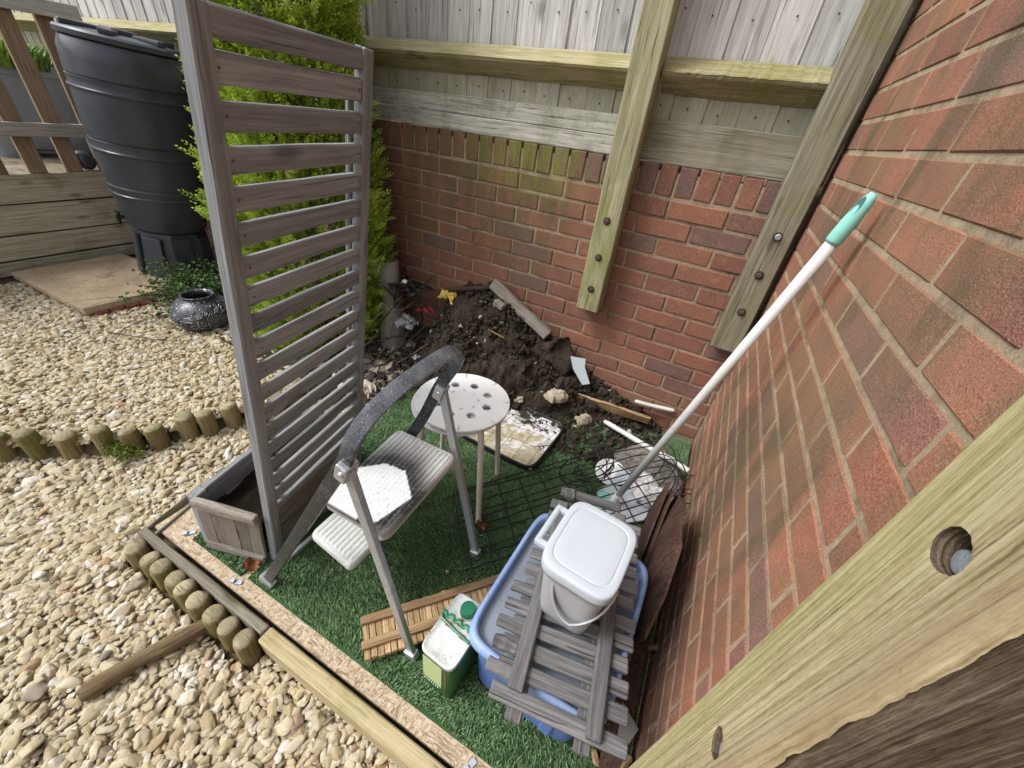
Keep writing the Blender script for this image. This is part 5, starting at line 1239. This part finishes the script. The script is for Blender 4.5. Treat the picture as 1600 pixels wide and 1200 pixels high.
# ================================================================== SOIL HEAP AND LITTER
def heap_h(x, y):
    top = np.interp(x, [-1.62, -1.5, -1.44, -1.36, -1.25, -1.15, -.98, -.84, -.72, -.6, -.45, -.3, -.2, -.12], [.06, .16, .38, .46, .49, .48, .41, .31, .24, .17, .12, .08, .03, -.02])
    dep = np.interp(x, [-1.62, -1.45, -1.3, -1.0, -.75, -.5, -.2], [.34, .44, .45, .37, .29, .15, .08])
    u = np.clip(-y / dep, 0, 1.3); s = np.where(u < 1, (1 - u ** 2.1), -(u - 1) * .3)
    return top * s
vs = []; nx, ny = 240, 90
for i in range(nx + 1):
    for j in range(ny + 1):
        x = -1.64 + 1.56 * i / nx; y = -.0 - .52 * j / ny; h = float(heap_h(x, y))
        am = min(1, max(0, h / .06)); p = V((x, y, h))
        r1 = mnoise.noise(V((x * 9, y * 9, h * 9))) * .03 + mnoise.noise(V((x * 26, y * 26, h * 20))) * .016 + abs(mnoise.noise(V((x * 60, y * 60, h * 50)))) * .013
        vs.append((x + r1 * .3 * am, min(.0, y - r1 * .6 * am), h - .012 + r1 * am))
mb = MB(); mb.add(vs, [(i * (ny + 1) + j, (i + 1) * (ny + 1) + j, (i + 1) * (ny + 1) + j + 1, i * (ny + 1) + j + 1) for i in range(nx) for j in range(ny)])
tag(mb.build('soil_heap', M_['soil'], smooth=True), 'heap of dark lumpy soil piled against the brick wall', 'soil heap', kind='stuff')
rng = np.random.default_rng(9)
def clods(n, size, seed, reg, mat, name, label, cat, z=None, flat=.8):
    r = np.random.default_rng(seed); x = r.uniform(reg[0], reg[1], n); y = r.uniform(reg[2], reg[3], n); h = np.array([float(heap_h(a, b)) for a, b in zip(x, y)])
    if z is not None: h = np.full(n, z) + r.uniform(0, .012, n)
    k = h > (-.02 if z is None else -9); x, y, h = x[k], y[k], h[k]; n = len(x); s = size * np.exp(r.normal(0, .5, n))
    return tag(gn_pebbles(name, np.c_[x, y, np.maximum(h, 0) + .001], r.uniform(0, 6, (n, 3)), np.stack([s * r.uniform(.9, 1.4, n), s, s * flat], 1), r.integers(0, 7, n), M_[mat], rough=.6, seed0=3), label, cat, kind='stuff')
clods(2600, .0062, 31, (-1.56, -.16, -.47, -.01), 'soil', 'soil_clods', 'small clods crumbling off the soil heap', 'soil')
clods(420, .0045, 32, (-1.5, -.3, -.36, -.02), 'dark_stone', 'grit', 'scattered grit and small stones in the soil heap', 'grit')
r9 = np.random.default_rng(77); nL = 260; px_ = r9.uniform(-1.15, -.03, nL); py_ = r9.uniform(-1.5, -.06, nL); sL = .0022 * np.exp(r9.normal(0, .6, nL))
tag(gn_pebbles('litter', np.c_[px_, py_, np.full(nL, .001)], r9.uniform(0, 6, (nL, 3)), np.stack([sL * 1.8, sL, sL * .5], 1), r9.integers(0, 7, nL), M_['dark_stone'], rough=.6), 'crumbs of soil, bark and white flecks scattered over the artificial grass', 'litter', kind='stuff')
clods(2300, .0105, 33, (-2.25, -1.42, -.66, -.10), 'dark_stone', 'dark_gravel', 'dark dirty pebbles and litter left of the soil heap', 'gravel', z=.0, flat=.6)
mb = MB(); vs = []; nx, ny = 60, 40
for i in range(nx + 1):
    for j in range(ny + 1):
        x = -2.7 + 1.32 * i / nx; y = -.02 - .72 * j / ny; vs.append((x, y, -.008 + .02 * mnoise.noise(V((x * 8, y * 8, 0))) + (.12 * max(0, 1 + y / .25) if x < -1.4 else 0)))
mb.add(vs, [(i * (ny + 1) + j, (i + 1) * (ny + 1) + j, (i + 1) * (ny + 1) + j + 1, i * (ny + 1) + j + 1) for i in range(nx) for j in range(ny)])
tag(mb.build('soil_bed', M_['soil'], smooth=True), 'dark soil bed round the foot of the conifer', kind='structure')
tag(plank('grey_plank', (-1.205, -.055, .525), (-.845, -.075, .345), .055, .045, M_['old_grey_log'], up=(0, -1, .3), jit=.003, sub=6, bev=.005), 'split grey length of old timber leaning on the soil heap against the bricks', 'timber')
tag(plank('grey_block', (-1.15, -.115, .455), (-1.09, -.125, .44), .035, .035, M_['old_grey_log'], up=(0, 0, 1), bev=.004), 'small square grey offcut lying under the old timber on the heap', 'offcut')
tag(plank('edge_board', (-.67, -.125, .085), (-.235, -.085, .075), .016, .055, M_['fresh_batten'], up=(0, -.3, 1), jit=.003, sub=12), 'muddy brown board holding back the foot of the soil heap', 'board')
stick('dark_branch', [(-1.45, -.14, .44), (-1.3, -.10, .48), (-1.215, -.07, .50)], .014, 'twig_dark', 'thick dark branch running from the yellow bag to the grey timber', 'branch')
stick('small_stick', [(-1.12, -.22, .345), (-1.02, -.23, .335)], .004, 'stick_wood', 'small pale stick lying in the soil', 'stick')
lump('pale_rock', [(-.78, -.235), (-.74, -.18), (-.68, -.16), (-.64, -.18), (-.65, -.22), (-.70, -.26)], .085, .05, 'stone', 'pale crumbly rock bedded in the front of the soil heap', 'rock', seed=3)
lump('mossy_rock', [(-.58, -.2), (-.54, -.16), (-.49, -.17), (-.50, -.22), (-.55, -.24)], .0, .045, 'stone', 'small muddy rock on the grass under the edge board', 'rock', seed=5)
mb = MB(); mb.prism([(0, 0), (.078, .012), (.085, -.03), (.135, -.105), (.10, -.125), (.03, -.06)], 0, .004)
tag(mb.build('china_shard', M_['lid_plastic'], bev=.001, M=Matrix.Translation((-.70, -.095, .285)) @ Matrix.Rotation(math.radians(78), 4, 'X')), 'white curved shard standing at the right end of the soil heap', 'shard')
def crumple(name, c, r, mat, label, cat, seed, sq=(1, 1, .8), amp=.55, fq=2.4):
    """a crumpled sheet, folded at random, closed to a loose bundle"""
    n = 34; vs = []; N3 = lambda p, k: mnoise.noise(V(p) + V((seed * 3.1 + k * 11, k * 5, seed)))
    for i in range(n + 1):
        for j in range(n + 1):
            a, b = 2 * i / n - 1, 2 * j / n - 1; p = (a * 1.5, b * 1.5, 0); p2 = (a * 4, b * 4, 0)
            x = a * .75 + .7 * N3(p, 1) + .28 * N3(p2, 2); y = b * .75 + .7 * N3(p, 3) + .28 * N3(p2, 4); z = .55 - .5 * (a * a + b * b) * .6 + .8 * N3(p, 5) + .5 * abs(N3(p2, 6))
            vs.append((x * r * sq[0], y * r * sq[1], z * r * sq[2]))
    mb = MB(); mb.add(vs, [(i * (n + 1) + j, i * (n + 1) + j + 1, (i + 1) * (n + 1) + j + 1, (i + 1) * (n + 1) + j) for i in range(n) for j in range(n)])
    return tag(mb.build(name, M_[mat], M=Matrix.Translation(c)), label, cat)
crumple('yellow_bag', (-1.415, -.15, .40), .052, 'yellow', 'crumpled pale yellow plastic bag on the top left of the soil heap', 'bag', 3, (1, .8, 1), .5)
crumple('red_bag', (-1.52, -.21, .31), .055, 'red', 'crumpled dark red plastic scrap left of the yellow bag', 'bag', 5, (1.1, .8, .7), .55)
crumple('clear_bag', (-1.60, -.27, .235), .065, 'clear', 'crumpled clear plastic packaging among the twigs', 'packaging', 8, (1, .8, .8), .55)
crumple('black_bag', (-1.66, -.17, .40), .095, 'black_bag', 'crumpled black bin bag beside the grey pot against the brick wall', 'bag', 11, (1.1, .8, .5), .8)
crumple('blue_scrap', (-1.47, -.37, .12), .018, 'planter_light', 'small pale blue plastic scrap among dark pebbles', 'scrap', 2)
lump_ = crumple('pale_flint', (-1.635, -.24, .46), .016, 'white', 'small white stone resting on the black bin bag', 'stone', 4, (1, .6, 1.2), .2)
pg = thing('grey_pot', (-1.80, -.17, .3), 'tall pale grey tube-shaped pot tucked between the conifer and the black bag', 'pot')
mb = MB(); mb.lathe([(.055, 0), (.06, .01), (.068, .2), (.069, .24), (.064, .24), (.06, .2), (.05, .05)], n=40); mb.build('tube', M_['pot_grey'], pg, smooth=True, auto=.7, M=Matrix.Translation((-1.80, -.17, .28)) @ Matrix.Rotation(-.12, 4, 'Y'))
mb = MB(); mb.lathe([(.075, -.28), (.07, -.02), (.055, .02)], n=40); mb.build('base', M_['pot_grey'], pg, smooth=True, auto=.7, M=Matrix.Translation((-1.79, -.19, .27)))
# twigs
def twig(pts, r, mat='twig', label='dry bare twig in the tangle left of the soil heap', grp='twigs by the heap'):
    mb = MB(); P_ = smoothpath([V(p) for p in pts], 6); mb.tube(P_, [r * (1 - .6 * i / len(P_)) for i in range(len(P_))], 6); return tag(mb.build('twig', M_[mat], smooth=True), label, 'twig', grp)
rt = random.Random(4)
for i in range(16):
    a = V((-1.85 + rt.uniform(-.15, .25), -.5 + rt.uniform(-.12, .2), .02)); b = V((-1.50 + rt.uniform(-.12, .1), -.24 + rt.uniform(-.1, .08), .22 + rt.uniform(-.1, .22)))
    twig([a, a.lerp(b, .35) + V((rt.uniform(-.03, .03), rt.uniform(-.03, .03), rt.uniform(0, .05))), a.lerp(b, .7) + V((rt.uniform(-.03, .03), 0, rt.uniform(-.02, .05))), b], rt.uniform(.002, .0055), 'twig' if i % 2 else 'twig_dark')
for i in range(14):
    a = V((-1.62 + rt.uniform(-.2, .1), -.2, .22 + rt.uniform(0, .1))); b = a + V((rt.uniform(-.25, .22), rt.uniform(-.1, .1), rt.uniform(.05, .3)))
    twig([a, a.lerp(b, .5) + V((rt.uniform(-.04, .04), 0, rt.uniform(-.02, .05))), b], rt.uniform(.002, .006), 'twig_dark')
# dead leaves
def leaf(c, s, a, label):
    mb = MB(); vs = []; n = 9
    for i in range(n):
        u = i / (n - 1); w_ = math.sin(math.pi * u) ** .8 * .45 * (1 + .35 * math.sin(i * 2.4))
        for sd in (-1, 0, 1): vs.append(V((u - .5, sd * w_, (.22 * abs(sd) * (1 + math.sin(i)) + .1 * math.sin(u * 5)))) * s)
    mb.add(vs, [(i * 3 + k, i * 3 + k + 1, i * 3 + k + 4, i * 3 + k + 3) for i in range(n - 1) for k in range(2)])
    return tag(mb.build('dead_leaf', M_['dead_leaf'], smooth=True, M=Matrix.Translation(c) @ Matrix.Rotation(a, 4, 'Z')), label, 'leaf')
leaf((-.652, -1.012, .012), .045, .5, 'curled brown leaf on the grass at the foot of a stool leg'); leaf((-.642, -1.02, .018), .035, 2.1, 'smaller brown leaf fragment against the stool leg')
leaf((-1.185, -1.51, .004), .05, .9, 'dry brown leaf in the gap between the grass mats'); leaf((-1.22, -1.47, .006), .045, .2, 'reddish brown leaf by the planter post on the grass')
# ================================================================== SHRUB AND METAL POT
mpot = thing('metal_pot', (-2.86, -.66, -.06), 'round dark metal pot engraved with swirls, sitting on the gravel by the shrub', 'pot')
mb = MB(); mb.lathe([(.06, 0), (.1, .012), (.132, .045), (.142, .08), (.135, .115), (.11, .145), (.078, .162), (.07, .166), (.072, .18), (.078, .183), (.072, .186), (.064, .18), (.062, .16), (.09, .14), (.1, .1)], n=72); mb.build('body', M_['metal_pot'], mpot, smooth=True, M=Matrix.Translation((-2.84, -.67, -.02)) @ Matrix.Scale(1.12, 4))
def leafy(n, fn, seed, ls):
    r = np.random.default_rng(seed); vs = []; fs = []; sh = []
    for _ in range(n):
        p, L = fn(r); L = L * r.uniform(.6, 1.3); d = r.normal(0, 1, 3); d[2] = abs(d[2]) * .4; d /= np.linalg.norm(d); s = np.cross(d, r.normal(0, 1, 3)); s /= np.linalg.norm(s); s *= L * .32; c = np.cross(d, s) * .5
        i = len(vs); vs += [p, p + d * L * .35 + s + c, p + d * L * .75 + s * .7 + c, p + d * L, p + d * L * .75 - s * .7 + c, p + d * L * .35 - s + c]; fs += [(i, i + 1, i + 2, i + 3), (i, i + 3, i + 4, i + 5)]
        sh += [float(np.clip(r.normal(.5, .25), 0, 1))] * 6
    me = bpy.data.meshes.new('leaves'); me.from_pydata([tuple(v) for v in vs], [], fs); me.update(); at = me.attributes.new('shade', 'FLOAT', 'POINT'); at.data.foreach_set('value', np.array(sh, 'f')); return me
sb = thing('shrub', (-3.0, -.6, 0), 'low sprawling dark green shrub with bare twigs behind the engraved pot', 'shrub')
stems = []; rs_ = random.Random(8); mb = MB()
for i in range(95):
    b = V((-3.0 + rs_.uniform(-.12, .14), -.42 + rs_.uniform(-.08, .08), -.02)); a = rs_.uniform(2.8, 4.6) if i % 4 else rs_.uniform(-.5, 2); l = rs_.uniform(.15, .62 if i % 4 else .3)
    e = b + V((math.cos(a) * l, math.sin(a) * l * .75, rs_.uniform(.03, .22))); m = b.lerp(e, .5) + V((0, 0, rs_.uniform(.02, .1))); pp = smoothpath([b, m, e], 5); mb.tube(pp, [.004 - .0028 * k / len(pp) for k in range(len(pp))], 5); stems.append(pp)
mb.build('stems', M_['twig_dark'], sb)
def sf(r):
    pp = stems[r.integers(0, len(stems))]; p = pp[r.integers(3, len(pp))]; return np.array(p) + r.normal(0, .014, 3), .024
tag(link('foliage', leafy(4200, sf, 3, .02), M_['shrub'], sb), kind='stuff')
for i in range(9):
    a = V((-2.95 + rs_.uniform(-.2, .1), -.62 + rs_.uniform(-.1, .05), .02)); b = a + V((rs_.uniform(-.55, .2), rs_.uniform(-.5, .0), rs_.uniform(-.02, .1)))
    twig([a, a.lerp(b, .5) + V((0, 0, .06)), b], .0022, 'twig', 'thin bare twig reaching out of the shrub over the gravel', 'twigs of the shrub')
twig([(-3.1, -1.05, .0), (-2.95, -1.0, .005), (-2.78, -.93, .005), (-2.68, -.84, .005), (-2.66, -.78, .03)], .003, 'twig_dark', 'long curved brown twig lying on the gravel in front of the engraved pot', 'twigs on the gravel')
mt = leafy(900, lambda r: (np.array([-2.115 + r.normal(0, .035), -1.44 + r.normal(0, .022), -.07 + abs(r.normal(0, .022))]), .011), 6, .01)
tag(link('moss_clump', mt, M_['moss']), 'small tuft of yellow-green moss at the foot of the round logs', 'moss')
